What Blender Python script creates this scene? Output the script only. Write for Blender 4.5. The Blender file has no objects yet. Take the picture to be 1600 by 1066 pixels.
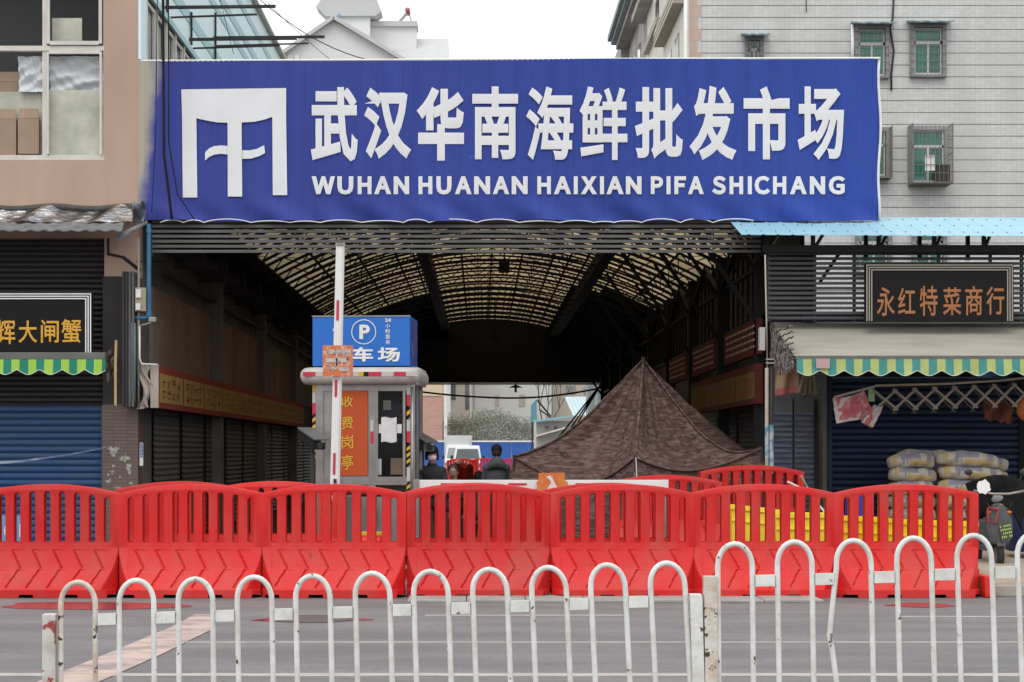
import bpy, bmesh, math, random
from mathutils import Vector, Matrix
random.seed(7)
R = math.radians
C = bpy.context.scene
COL = C.collection

# ------------------------------------------------------------ camera
CAM_Z = 1.6
cam_d = bpy.data.cameras.new('camera'); cam = bpy.data.objects.new('camera', cam_d); COL.objects.link(cam)
cam.location = (0, 0, CAM_Z); cam.rotation_euler = (R(90), 0, 0)
cam_d.sensor_width = 36; cam_d.lens = 69.75; cam_d.shift_x = 0.03125; cam_d.shift_y = 0.1075
cam_d.clip_end = 3000; cam_d.clip_start = 0.1
C.camera = cam
# ------------------------------------------------------------ world: flat white overcast
w = bpy.data.worlds.new('World'); C.world = w; w.use_nodes = True
nt = w.node_tree; nt.nodes.clear()
sky = nt.nodes.new('ShaderNodeTexSky'); sky.sky_type = 'NISHITA'; sky.sun_disc = False
sky.sun_elevation = R(55); sky.sun_rotation = R(200); sky.dust_density = 6
hs = nt.nodes.new('ShaderNodeHueSaturation'); hs.inputs['Saturation'].default_value = 0.25
mx = nt.nodes.new('ShaderNodeMix'); mx.data_type = 'RGBA'; mx.inputs['Factor'].default_value = 0.86
mx.inputs['B'].default_value = (11.6, 11.8, 12.0, 1)
bg = nt.nodes.new('ShaderNodeBackground'); bg.inputs['Strength'].default_value = 0.105
wo = nt.nodes.new('ShaderNodeOutputWorld')
nt.links.new(sky.outputs[0], hs.inputs['Color']); nt.links.new(hs.outputs[0], mx.inputs['A'])
nt.links.new(mx.outputs['Result'], bg.inputs['Color']); nt.links.new(bg.outputs[0], wo.inputs[0])
sd = bpy.data.lights.new('sun', 'SUN'); sd.energy = 0.75; sd.angle = R(35); sd.color = (1, .97, .93)
sun = bpy.data.objects.new('sun', sd); COL.objects.link(sun)
sun.rotation_euler = (R(35), 0, R(-20))
C.view_settings.view_transform = 'Standard'; C.view_settings.look = 'None'
C.view_settings.exposure = 0.3; C.view_settings.gamma = 1; C.view_settings.use_curve_mapping = False
C.cycles.max_bounces = 8; C.cycles.transparent_max_bounces = 12
C.cycles.sample_clamp_indirect = 4

# ------------------------------------------------------------ materials
MATS = {}
def mat(name, col, rough=.7, metal=0, col2=None, scale=6, amt=.5, detail=6, bump=0, bscale=40, stretch=(1, 1, 1),
        rand=0, contrast=(.35, .65), spots=None, spot_scale=20, spot_cut=.68, trans=0, spec=.4, coat=0, world=True):
    if name in MATS: return MATS[name]
    m = bpy.data.materials.new(name); m.use_nodes = True; t = m.node_tree; n = t.nodes; l = t.links
    b = n['Principled BSDF']; b.inputs['Roughness'].default_value = rough; b.inputs['Metallic'].default_value = metal
    b.inputs['Specular IOR Level'].default_value = spec
    if coat: b.inputs['Coat Weight'].default_value = coat
    tc = n.new('ShaderNodeTexCoord'); mp = n.new('ShaderNodeMapping'); mp.inputs['Scale'].default_value = stretch
    oi = n.new('ShaderNodeObjectInfo')
    ad = n.new('ShaderNodeVectorMath'); ad.operation = 'ADD'
    mu = n.new('ShaderNodeVectorMath'); mu.operation = 'SCALE'; mu.inputs['Scale'].default_value = 37
    cx = n.new('ShaderNodeCombineXYZ')
    for k in range(3): l.new(oi.outputs['Random'], cx.inputs[k])
    l.new(cx.outputs[0], mu.inputs[0]); l.new(tc.outputs['Object'], ad.inputs[0]); l.new(mu.outputs[0], ad.inputs[1])
    l.new(ad.outputs[0], mp.inputs['Vector'])
    base = n.new('ShaderNodeRGB'); base.outputs[0].default_value = (*col, 1); out = base.outputs[0]
    def mix(a, bcol, fac):
        q = n.new('ShaderNodeMix'); q.data_type = 'RGBA'; l.new(a, q.inputs['A'])
        if isinstance(bcol, tuple): q.inputs['B'].default_value = (*bcol, 1)
        else: l.new(bcol, q.inputs['B'])
        l.new(fac, q.inputs['Factor']); return q.outputs['Result']
    def ramp(src, a, c, hi=1.0):
        r = n.new('ShaderNodeMapRange'); r.inputs['From Min'].default_value = a; r.inputs['From Max'].default_value = c
        r.inputs['To Max'].default_value = hi; l.new(src, r.inputs['Value']); return r.outputs[0]
    def noise(sc, det=detail, ro=.6):
        q = n.new('ShaderNodeTexNoise'); q.inputs['Scale'].default_value = sc; q.inputs['Detail'].default_value = det
        q.inputs['Roughness'].default_value = ro; l.new(mp.outputs[0], q.inputs['Vector']); return q.outputs['Fac']
    if col2 is not None:
        out = mix(out, col2, ramp(noise(scale), contrast[0], contrast[1], amt))
    if spots is not None:
        out = mix(out, spots, ramp(noise(spot_scale, 4), spot_cut, spot_cut + .04))
    if rand:
        h = n.new('ShaderNodeHueSaturation'); l.new(out, h.inputs['Color'])
        l.new(ramp(oi.outputs['Random'], 0, 1), h.inputs['Value'])
        mr = h.inputs['Value'].links[0].from_node; mr.inputs['To Min'].default_value = 1 - rand; mr.inputs['To Max'].default_value = 1 + rand
        out = h.outputs[0]
    l.new(out, b.inputs['Base Color'])
    if bump:
        bp = n.new('ShaderNodeBump'); bp.inputs['Strength'].default_value = bump; bp.inputs['Distance'].default_value = .02
        l.new(noise(bscale, 4), bp.inputs['Height']); l.new(bp.outputs[0], b.inputs['Normal'])
    if trans:
        tr = n.new('ShaderNodeBsdfTranslucent'); l.new(out, tr.inputs['Color'])
        ms = n.new('ShaderNodeMixShader'); ms.inputs[0].default_value = trans
        l.new(b.outputs[0], ms.inputs[1]); l.new(tr.outputs[0], ms.inputs[2]); l.new(ms.outputs[0], n['Material Output'].inputs[0])
    MATS[name] = m; return m

def tile_mat(name, c1, c2, mortar, bw, bh, plane='XZ', rough=.5, msize=.008, stain=None, offset=0.0, stain_amt=.6):
    m = bpy.data.materials.new(name); m.use_nodes = True; t = m.node_tree; n = t.nodes; l = t.links
    b = n['Principled BSDF']; b.inputs['Roughness'].default_value = rough
    tc = n.new('ShaderNodeTexCoord'); sp = n.new('ShaderNodeSeparateXYZ'); cb = n.new('ShaderNodeCombineXYZ')
    geo = n.new('ShaderNodeNewGeometry')
    l.new(geo.outputs['Position'], sp.inputs[0])
    l.new(sp.outputs['X' if plane == 'XZ' else 'Y'], cb.inputs[0]); l.new(sp.outputs['Z'], cb.inputs[1])
    br = n.new('ShaderNodeTexBrick'); l.new(cb.outputs[0], br.inputs['Vector'])
    br.offset = offset; br.inputs['Scale'].default_value = 1; br.inputs['Brick Width'].default_value = bw; br.inputs['Row Height'].default_value = bh
    br.inputs['Mortar Size'].default_value = msize; br.inputs['Color1'].default_value = (*c1, 1); br.inputs['Color2'].default_value = (*c2, 1)
    br.inputs['Mortar'].default_value = (*mortar, 1); out = br.outputs['Color']
    if stain:
        no = n.new('ShaderNodeTexNoise'); mp = n.new('ShaderNodeMapping'); mp.inputs['Scale'].default_value = (.9, .9, .25)
        l.new(geo.outputs['Position'], mp.inputs[0]); l.new(mp.outputs[0], no.inputs['Vector']); no.inputs['Scale'].default_value = 1.4; no.inputs['Detail'].default_value = 8
        r = n.new('ShaderNodeMapRange'); r.inputs['From Min'].default_value = .4; r.inputs['From Max'].default_value = .75; r.inputs['To Max'].default_value = stain_amt
        l.new(no.outputs['Fac'], r.inputs[0]); q = n.new('ShaderNodeMix'); q.data_type = 'RGBA'
        l.new(out, q.inputs['A']); q.inputs['B'].default_value = (*stain, 1); l.new(r.outputs[0], q.inputs['Factor']); out = q.outputs['Result']
    l.new(out, b.inputs['Base Color'])
    bp = n.new('ShaderNodeBump'); bp.inputs['Strength'].default_value = .4; bp.inputs['Distance'].default_value = .004; bp.invert = True
    l.new(br.outputs['Fac'], bp.inputs['Height']); l.new(bp.outputs[0], b.inputs['Normal'])
    MATS[name] = m; return m

M_black = mat('black_paint', (.011, .011, .012), .65, spec=.2)
M_dark = mat('dark_steel', (.022, .022, .024), .6, col2=(.05, .035, .025), scale=3, amt=.5)
M_white = mat('white_plain', (.78, .78, .76), .5, col2=(.6, .59, .55), scale=5, amt=.5)
M_alu = mat('stainless', (.34, .33, .32), .38, .8, col2=(.20, .185, .175), scale=3, amt=.6)
M_glass = mat('dark_glass', (.035, .045, .05), .08, col2=(.07, .08, .09), scale=1.5, amt=.8, spec=.8)
M_green = mat('green_glass', (.02, .13, .095), .12, col2=(.03, .19, .14), scale=1.2, amt=.8, spec=.7, rand=.3)
M_pink = mat('pink_render', (.46, .325, .25), .85, col2=(.36, .255, .20), scale=.9, amt=.75, stretch=(1, 1, .35), spots=(.40, .28, .22), spot_scale=5, spot_cut=.66, bump=.1, bscale=60)
M_beige = mat('beige_cloth', (.36, .34, .29), .9, col2=(.24, .22, .18), scale=1.2, amt=.6, stretch=(.6, 2, 2))
M_red = mat('red_plastic', (.58, .010, .010), .5, col2=(.48, .055, .042), scale=3.0, amt=.75, bump=.10, bscale=50, rand=.15, spec=.35, stretch=(1, 1, .4), contrast=(.42, .68),
            spots=(.30, .03, .028), spot_scale=13, spot_cut=.665)
M_tyre = mat('tyre_rubber', (.02, .02, .02), .8)

# ------------------------------------------------------------ mesh helpers
ORG = {}
def setp(o, label=None, cat=None, group=None, kind=None):
    if label: o['label'] = label
    if cat: o['category'] = cat
    if group: o['group'] = group
    if kind: o['kind'] = kind
    return o
def thing(name, loc, label, cat, group=None, kind=None):
    o = bpy.data.objects.new(name, None); COL.objects.link(o); o.location = loc; o.empty_display_size = .2
    ORG[o] = Vector(loc); return setp(o, label, cat, group, kind)
def link(me, name, loc=(0, 0, 0), parent=None, **k):
    o = bpy.data.objects.new(name, me); COL.objects.link(o)
    if parent is not None:
        o.parent = parent; o.location = Vector(loc) - ORG[parent]; ORG[o] = Vector(loc)
    else:
        o.location = loc; ORG[o] = Vector(loc)
    return setp(o, **k)
class MB:
    def __init__(s): s.v = []; s.f = []; s.m = []
    def add(s, vs, fs, mi=0):
        k = len(s.v); s.v += [tuple(p) for p in vs]; s.f += [tuple(i + k for i in f) for f in fs]; s.m += [mi] * len(fs); return s
    def box(s, x0, x1, y0, y1, z0, z1, mi=0):
        return s.add([(x, y, z) for z in (z0, z1) for y in (y0, y1) for x in (x0, x1)],
                     [(0, 2, 3, 1), (4, 5, 7, 6), (0, 1, 5, 4), (2, 6, 7, 3), (0, 4, 6, 2), (1, 3, 7, 5)], mi)
    def bar(s, a, b, w, h=None, mi=0):
        a = Vector(a); b = Vector(b); h = h or w; d = (b - a)
        if d.length < 1e-6: return s
        d.normalize(); up = Vector((0, 0, 1)) if abs(d.z) < .9 else Vector((0, 1, 0))
        u = d.cross(up).normalized() * w / 2; v = u.cross(d).normalized() * h / 2
        return s.add([p + i * u + j * v for p in (a, b) for j in (-1, 1) for i in (-1, 1)],
                     [(0, 1, 3, 2), (4, 6, 7, 5), (0, 4, 5, 1), (2, 3, 7, 6), (0, 2, 6, 4), (1, 5, 7, 3)], mi)
    def tube(s, pts, r, seg=8, mi=0, cap=True):
        pts = [Vector(p) for p in pts]; n = len(pts); rs = r if isinstance(r, (list, tuple)) else [r] * n
        d0 = (pts[1] - pts[0]).normalized(); ref = Vector((0, 1, 0)) if abs(d0.y) < .9 else Vector((1, 0, 0))
        k = len(s.v)
        for i, p in enumerate(pts):
            d = (pts[min(i + 1, n - 1)] - pts[max(i - 1, 0)]).normalized()
            u = (ref - d * ref.dot(d)).normalized(); v = d.cross(u); ref = u
            for j in range(seg):
                a = 2 * math.pi * j / seg; s.v.append(tuple(p + rs[i] * (math.cos(a) * u + math.sin(a) * v)))
        for i in range(n - 1):
            for j in range(seg):
                a = k + i * seg + j; b = k + i * seg + (j + 1) % seg
                s.f.append((a, b, b + seg, a + seg)); s.m.append(mi)
        if cap:
            s.f.append(tuple(range(k + seg - 1, k - 1, -1))); s.m.append(mi)
            s.f.append(tuple(range(k + (n - 1) * seg, k + n * seg))); s.m.append(mi)
        return s
    def prism(s, poly, y0, y1, mi=0):            # poly in XZ, extruded in Y
        n = len(poly)
        s.add([(x, y0, z) for x, z in poly] + [(x, y1, z) for x, z in poly],
              [tuple(range(n)), tuple(range(2 * n - 1, n - 1, -1))] + [(i, i + n, (i + 1) % n + n, (i + 1) % n) for i in range(n)], mi)
        return s
    def prismx(s, poly, x0, x1, mi=0):           # poly in YZ, extruded in X
        n = len(poly)
        return s.add([(x0, y, z) for y, z in poly] + [(x1, y, z) for y, z in poly],
              [tuple(range(n)), tuple(range(2 * n - 1, n - 1, -1))] + [(i, i + n, (i + 1) % n + n, (i + 1) % n) for i in range(n)], mi)
    def grid(s, fn, nu, nv, mi=0, mifn=None, closed_u=False):
        k = len(s.v)
        for j in range(nv + 1):
            for i in range(nu + (0 if closed_u else 1)):
                s.v.append(tuple(fn(i / nu, j / nv)))
        W = nu if closed_u else nu + 1
        for j in range(nv):
            for i in range(nu):
                a = k + j * W + i; b = k + j * W + (i + 1) % W
                s.f.append((a, b, b + W, a + W)); s.m.append(mifn((i + .5) / nu, (j + .5) / nv) if mifn else mi)
        return s
    def ell(s, c, r, nu=12, nv=8, mi=0, fn=None):
        def g(u, v):
            a = 2 * math.pi * u; b = math.pi * (v - .5)
            p = Vector((r[0] * math.cos(b) * math.cos(a), r[1] * math.cos(b) * math.sin(a), r[2] * math.sin(b)))
            if fn: p = fn(p)
            return Vector(c) + p
        return s.grid(g, nu, nv, mi, closed_u=True)
    def build(s, name, mats, parent=None, smooth=False, origin=None, solid=0, bevel=0, **k):
        if not isinstance(mats, (list, tuple)): mats = [mats]
        if parent is not None: og = ORG[parent]
        elif origin is not None: og = Vector(origin)
        else:
            xs = [p[0] for p in s.v]; ys = [p[1] for p in s.v]; zs = [p[2] for p in s.v]
            og = Vector(((min(xs) + max(xs)) / 2, (min(ys) + max(ys)) / 2, min(zs)))
        me = bpy.data.meshes.new(name)
        me.from_pydata([(p[0] - og.x, p[1] - og.y, p[2] - og.z) for p in s.v], [], s.f)
        for q in mats: me.materials.append(q)
        me.polygons.foreach_set('material_index', s.m)
        bm = bmesh.new(); bm.from_mesh(me); bmesh.ops.remove_doubles(bm, verts=bm.verts, dist=1e-6)
        if solid:
            pass
        bmesh.ops.recalc_face_normals(bm, faces=bm.faces)
        if bevel:
            es = [e for e in bm.edges if len(e.link_faces) == 2 and e.calc_face_angle(0) > .6]
            bmesh.ops.bevel(bm, geom=es, offset=bevel, segments=2, affect='EDGES', profile=.6)
        bm.to_mesh(me); bm.free()
        if smooth: me.polygons.foreach_set('use_smooth', [True] * len(me.polygons))
        o = bpy.data.objects.new(name, me); COL.objects.link(o)
        if parent is not None: o.parent = parent; ORG[o] = og
        else: o.location = og; ORG[o] = og
        if solid:
            md = o.modifiers.new('solid', 'SOLIDIFY'); md.thickness = solid; md.offset = 0
        return setp(o, **k)
    def mesh(s, name, mats, smooth=False):
        o = s.build(name, mats, origin=(0, 0, 0), smooth=smooth); me = o.data; del ORG[o]; bpy.data.objects.remove(o); return me
def X(px, s): return (px - 750) / s
def Z(py, s): return CAM_Z + (705 - py) / s
def Yd(s): return 3100 / s
def Pt(px, py, s): return Vector((X(px, s), Yd(s), Z(py, s)))
def G(px, py):
    s = (py - 705) / CAM_Z; return Vector((X(px, s), Yd(s), 0))
def rect(px0, px1, py0, py1, s): return X(px0, s), X(px1, s), Z(py1, s), Z(py0, s)

def glyphs(text, off):
    cu = bpy.data.curves.new('lettering', 'FONT'); cu.body = text; cu.size = 1; cu.bevel_depth = off; cu.bevel_resolution = 0; cu.resolution_u = 3
    o = bpy.data.objects.new('lettering', cu); COL.objects.link(o)
    me = bpy.data.meshes.new_from_object(o.evaluated_get(bpy.context.evaluated_depsgraph_get()))
    vs = [v.co.copy() for v in me.vertices]; fs = [tuple(p.vertices) for p in me.polygons]
    bpy.data.objects.remove(o); bpy.data.curves.remove(cu); bpy.data.meshes.remove(me); return vs, fs
def letter(name, text, off, m, parent, o, u, v, wid, hgt, nrm=None, **k):
    """glyph(s) fitted into the rectangle o + a*u*wid + b*v*hgt"""
    vs, fs = glyphs(text, off); xs = [q.x for q in vs]; ys = [q.y for q in vs]
    x0, x1, y0, y1 = min(xs), max(xs), min(ys), max(ys); u = Vector(u); v = Vector(v); o = Vector(o)
    nn = u.cross(v).normalized(); zz = [q.z for q in vs]; zlo = min(zz); zr = max(max(zz) - zlo, 1e-6)
    mb = MB(); mb.add([o + u * ((q.x - x0) / (x1 - x0) * wid) + v * ((q.y - y0) / (y1 - y0) * hgt) + nn * ((q.z - zlo) / zr * .004) for q in vs], fs)
    me = bpy.data.meshes.new(name); og = ORG[parent]
    me.from_pydata([tuple(Vector(p) - og) for p in mb.v], [], mb.f); me.materials.append(m)
    ob = bpy.data.objects.new(name, me); COL.objects.link(ob); ob.parent = parent; ORG[ob] = og
    return setp(ob, **k)
def pletter(name, text, off, m, parent, px0, px1, py0, py1, s, y, **k):
    x0, x1, z0, z1 = rect(px0, px1, py0, py1, s)
    return letter(name, text, off, m, parent, (x0, y, z0), (1, 0, 0), (0, 0, 1), x1 - x0, z1 - z0, **k)
def clone(root, loc, rz=None, label=None):
    r = root.copy(); COL.objects.link(r); r.location = loc; ORG[r] = Vector(loc)
    if rz is not None: r.rotation_euler.z = rz
    if label: r['label'] = label
    for ch in list(root.children):
        c = ch.copy(); COL.objects.link(c); c.parent = r
        for g in list(ch.children):
            d = g.copy(); COL.objects.link(d); d.parent = c
    return r

# ============================================================ GROUND
m_asph = mat('asphalt', (.155, .146, .149), .8, col2=(.225, .21, .212), scale=1.3, amt=.9, contrast=(.38, .66), detail=12, bump=.9, bscale=60, spots=(.10, .094, .096), spot_scale=45, spot_cut=.6, stretch=(.35, 1, 1))
m_conc = mat('concrete', (.17, .165, .155), .8, col2=(.11, .105, .1), scale=.8, amt=.8, bump=.3)
MB().grid(lambda u, v: (-900 + 1800 * u, -900 + 1800 * v, -.02), 4, 4).build('ground', m_conc, kind='structure', label='grey concrete ground')
MB().box(-60, 60, -20, 24.5, -.015, 0).build('road', m_asph, kind='structure', label='grey asphalt road in front of the market')
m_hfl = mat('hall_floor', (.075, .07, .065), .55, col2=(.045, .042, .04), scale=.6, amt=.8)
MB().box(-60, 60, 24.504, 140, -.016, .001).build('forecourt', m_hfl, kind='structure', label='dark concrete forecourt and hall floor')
m_pave = mat('paving', (.36, .29, .22), .85, col2=(.28, .22, .17), scale=2, amt=.7, bump=.3)
m_kerb = mat('kerbstone', (.36, .33, .28), .85, col2=(.25, .23, .2), scale=3, amt=.7, bump=.3)
mk = MB().box(5.6, 20, 22.0, 30.5, 0, .13); mk.build('pavement', m_pave, kind='structure', label='tan pavement with a stone kerb on the right')
kerb = thing('kerb', (5.6, 21.85, 0), 'worn stone kerb edging the pavement at the right', 'kerb')
for k in range(16):
    MB().box(5.6 + k * .9, 5.6 + k * .9 + .885, 21.8, 21.995, 0, .125 + random.uniform(-.006, .006)).build('kerb_block', m_kerb, kerb, bevel=.012)
# painted markings
m_wp = mat('road_paint', (.50, .46, .43), .8, col2=(.22, .20, .20), scale=9, amt=.9, contrast=(.3, .75), stretch=(.3, 2, 1))
m_pp = mat('old_road_paint', (.50, .38, .33), .8, col2=(.20, .18, .178), scale=3.5, amt=.9, contrast=(.42, .68), stretch=(.8, 1.2, 1))
def line(x0, x1, y, wd, m, lab):
    MB().box(x0, x1, y - wd / 2, y + wd / 2, .001, .005).build('road_marking', m, kind='structure', label=lab)
line(X(664, 160.6), X(974, 160.6), 19.3, .09, m_wp, 'short thin white line on the road')
line(X(1400, 160.6), 9, 19.15, .09, m_wp, 'thin white line at the right of the road')
line(X(280, 187), 12, 16.58, .07, m_wp, 'long thin faded line across the road')
line(-14, 14, 14.17, .17, m_wp, 'white line across the near road')
def flat(pts, z, m, name, **k):
    MB().add([(p.x, p.y, z) for p in pts], [tuple(range(len(pts)))]).build(name, m, **k)
flat([G(40, 1074), G(94, 1052), G(188, 1014), G(271, 979), G(304, 961), G(337, 961), G(334, 983), G(251, 1024), G(163, 1063), G(120, 1082)], .006, m_pp,
     'road_marking', kind='structure', label='worn pinkish diagonal stripe painted on the road')
# puddles
m_wet = mat('wet_film', (.09, .085, .088), .13, spec=.5)
def puddle(cx, cy, rx, ry, seed, lab):
    rnd = random.Random(seed); n = 40; ph = [rnd.uniform(0, 6) for _ in range(4)]
    pts = [Vector((cx + rx * math.cos(a) * (1 + .12 * math.sin(3 * a + ph[0]) + .06 * math.sin(7 * a + ph[1])), cy + ry * math.sin(a) * (1 + .15 * math.sin(2 * a + ph[2])), 0)) for a in [2 * math.pi * i / n for i in range(n)]]
    flat(pts, .0045, m_wet, 'puddle', kind='structure', label=lab)
g0 = G(140, 947); puddle(g0.x, g0.y, .95, .55, 3, 'shallow puddle reflecting the red barriers at the left')
g0 = G(1440, 946); puddle(g0.x, g0.y, .35, .28, 5, 'small damp patch in front of the right barriers')
g0 = G(487, 968); puddle(g0.x, g0.y, .53, .30, 9, 'wet ring around the manhole cover')
m_iron = mat('cast_iron', (.10, .09, .09), .55, .4, col2=(.16, .14, .13), scale=30, amt=.8, bump=.6, bscale=60)
mh = thing('manhole_cover', (g0.x, g0.y, 0), 'round iron manhole cover in the wet ring on the road', 'manhole cover')
MB().add([(g0.x + .34 * math.cos(2 * math.pi * i / 32), g0.y + .34 * math.sin(2 * math.pi * i / 32), .012) for i in range(32)], [tuple(range(32))]).build('lid', m_iron, mh)
r_ = MB()
for k in range(32):
    a = 2 * math.pi * k / 32; b = 2 * math.pi * (k + 1) / 32
    for rr, z0, z1 in ((.345, .013, .013), (.40, .013, .006)):
        pass
    r_.add([(g0.x + q * math.cos(t), g0.y + q * math.sin(t), z) for q, t, z in ((.345, a, .014), (.345, b, .014), (.40, b, .0055), (.40, a, .0055))], [(0, 1, 2, 3)])
r_.build('rim', m_iron, mh)
# pale slab strip below the middle barriers
m_slab = mat('pale_slab', (.36, .35, .33), .85, col2=(.25, .24, .23), scale=4, amt=.8, bump=.4)
sl = thing('slab_strip', (0, 21.2, 0), 'pale concrete slab strip laid on the road under the middle barriers', 'slab strip')
xx = X(637, 147)
while xx < X(1285, 147):
    MB().box(xx, min(xx + .62, X(1290, 147)), 20.95, 21.75, .001, .022 + random.uniform(0, .006)).build('slab', m_slab, sl, bevel=.006); xx += .63

# ============================================================ MARKET HALL
HXL, HXR, HY0, HY1 = -5.32, 4.98, 31.0, 76.0
hall = thing('market_hall', (0, HY0, 0), 'long dark market hall with arched steel truss roof behind the blue billboard', 'market hall')
m_hw = mat('hall_wall', (.14, .132, .125), .9, col2=(.07, .067, .063), scale=.7, amt=.9)
m_hp = mat('hall_panel', (.24, .175, .135), .85, col2=(.14, .105, .085), scale=.9, amt=.8, rand=.2)
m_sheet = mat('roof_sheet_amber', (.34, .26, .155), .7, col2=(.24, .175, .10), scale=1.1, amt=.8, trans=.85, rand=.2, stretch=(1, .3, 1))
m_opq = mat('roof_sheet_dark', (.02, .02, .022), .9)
MB().box(HXL - .2, HXL, HY0 + .4, HY1, 0, 5.75).build('wall', m_hw, hall)
MB().box(HXR, HXR + .2, HY0 + .8, HY1, 0, 5.75).build('wall', m_hw, hall)
AC, AW = .3, 4.6
def arch(x): return CAM_Z + 4.96 - 1.26 * ((x - AC) / AW) ** 2
NX = 12; xs = [AC - AW + 2 * AW * i / NX for i in range(NX + 1)]
BAY = 2.1; nb = int((HY1 + 4 - HY0) / BAY)
sheets = {}
for i in range(NX):
    z0, z1 = arch(xs[i]), arch(xs[i + 1])
    me = MB().add([(xs[i], 0, z0 + .06), (xs[i + 1], 0, z1 + .06), (xs[i + 1], BAY - .03, z1 + .06), (xs[i], BAY - .03, z0 + .06)], [(0, 1, 2, 3)])
    sheets[i] = (me.mesh('roof_sheet', m_sheet), me.mesh('roof_sheet', m_opq))
for j in range(nb):
    y = HY0 + .3 + j * BAY
    for i in range(NX):
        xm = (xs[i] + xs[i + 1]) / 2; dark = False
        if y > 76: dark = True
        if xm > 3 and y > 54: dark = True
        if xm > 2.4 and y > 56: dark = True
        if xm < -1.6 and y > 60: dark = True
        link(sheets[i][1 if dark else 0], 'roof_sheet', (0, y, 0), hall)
MB().box(HXL, AC - AW, HY0 + .5, HY1 + 4, arch(xs[0]) + .05, arch(xs[0]) + .12).build('roof_edge', m_opq, hall)
MB().box(AC + AW, HXR + .2, HY0 + .5, HY1 + 4, arch(xs[-1]) + .05, arch(xs[-1]) + .12).build('roof_edge', m_opq, hall)
# lattice truss, shared mesh
tr = MB(); NT = 26
tx = [AC - AW + 2 * AW * i / NT for i in range(NT + 1)]
for i in range(NT):
    a, b = tx[i], tx[i + 1]
    tr.bar((a, 0, arch(a)), (b, 0, arch(b)), .04, .045); tr.bar((a, 0, arch(a) - .3), (b, 0, arch(b) - .3), .04, .045)
    if i % 2: tr.bar((a, 0, arch(a)), (b, 0, arch(b) - .3), .024)
    else: tr.bar((a, 0, arch(a) - .3), (b, 0, arch(b)), .024)
for x in tx[::4]: tr.bar((x, 0, arch(x)), (x, 0, arch(x) - .3), .024)
tme = tr.mesh('roof_truss', M_black)
for j in range(nb - 2): link(tme, 'roof_truss', (0, HY0 + .45 + j * BAY, 0), hall)
tr = MB()
for i in range(NT): tr.bar((tx[i], 0, arch(tx[i]) - .02), (tx[i + 1], 0, arch(tx[i + 1]) - .02), .05, .055)
rme = tr.mesh('roof_rib', M_black)
for j in range(nb - 2): link(rme, 'roof_rib', (0, HY0 + .45 + (j + .5) * BAY, 0), hall)
for x in xs + [(xs[3] + xs[4]) / 2, (xs[8] + xs[9]) / 2]:
    MB().bar((x, HY0 + .6, arch(x) + .02), (x, HY1, arch(x) + .02), .045, .04).build('purlin', M_black, hall)
for x, wd in ((-1.3, .26), (2.8, .26)):
    MB().box(x - wd / 2, x + wd / 2, HY0 + 1, HY1, arch(x) - .34, arch(x) - .04).build('gutter_beam', M_black, hall)
for k in range(9):
    y = HY0 + .8 + k * 5.1
    c = MB().box(4.42, 4.64, y, y + .22, 0, 5.2); c.build('column', M_black, hall)
    b = MB().bar((4.5, y + .1, 3.6), (3.0, y + .1, arch(3.0) - .3), .07).bar((4.5, y + .1, 4.4), (3.7, y + .1, arch(3.7) - .3), .06).bar((4.5, y + .1, 4.4), (4.5, y + 2.5, 5.2), .07)
    if k: b.bar((4.5, y + .1, 4.6), (4.5, y - 2.4, 5.25), .07)
    b.build('brace', M_black, hall)
    if k < 8:
        u = MB()
        for q in range(7): u.bar((4.55, y + .6 + q * .65, 3.75), (4.55, y + .6 + q * .65, 5.25), .05)
        u.bar((4.55, y, 3.75), (4.55, y + 5.1, 3.75), .07); u.bar((4.55, y, 4.6), (4.55, y + 5.1, 4.6), .06)
        u.build('wall_grille', M_black, hall)
# left wall: brown panels, concrete columns, pipes and shutters
y = HY0 + .9; k = 0
while y < 70:
    wd = 1.32 if k % 3 else .8
    MB().box(HXL, HXL + .05, y, y + wd - .09, 2.95, 4.25).build('wall_panel', m_hp, hall); y += wd; k += 1
m_cc = mat('hall_column', (.20, .195, .185), .9, col2=(.12, .115, .11), scale=1.5, amt=.7)
for y in (39.0, 47.0, 55, 63, 71): MB().box(HXL, HXL + .22, y, y + .45, 0, 5.7).build('pilaster', m_cc, hall)
for zz in (4.55, 4.95): MB().tube([(HXL + .12, 33, zz), (HXL + .12, 74, zz - .1)], .035, 6).build('pipe', M_dark, hall)
for k in range(7):
    yy = 34.5 + k * 2.9; MB().bar((HXL, yy, 4.8), (HXL + .75, yy, 4.8), .06).bar((HXL, yy, 5.3), (HXL + .72, yy, 4.82), .05).box(HXL + .2, HXL + .55, yy - .1, yy + .15, 4.83, 5.25).build('bracket', M_dark, hall)
m_sh = mat('grey_shutter', (.10, .105, .115), .55, col2=(.06, .062, .066), scale=2, amt=.7)
for side, x0 in ((1, HXL), (-1, HXR)):
    for k in range(14):
        ya = HY0 + 1.1 + k * 3.05; mb = MB()
        for q in range(24):
            z = .05 + q * .094
            mb.add([(x0 + side * .03, ya, z), (x0 + side * .055, ya, z + .04), (x0 + side * .03, ya, z + .094), (x0 + side * .03, ya + 2.7, z), (x0 + side * .055, ya + 2.7, z + .04), (x0 + side * .03, ya + 2.7, z + .094)], [(0, 3, 4, 1), (1, 4, 5, 2)])
        mb.build('roller_shutter', m_sh, hall)
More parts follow.
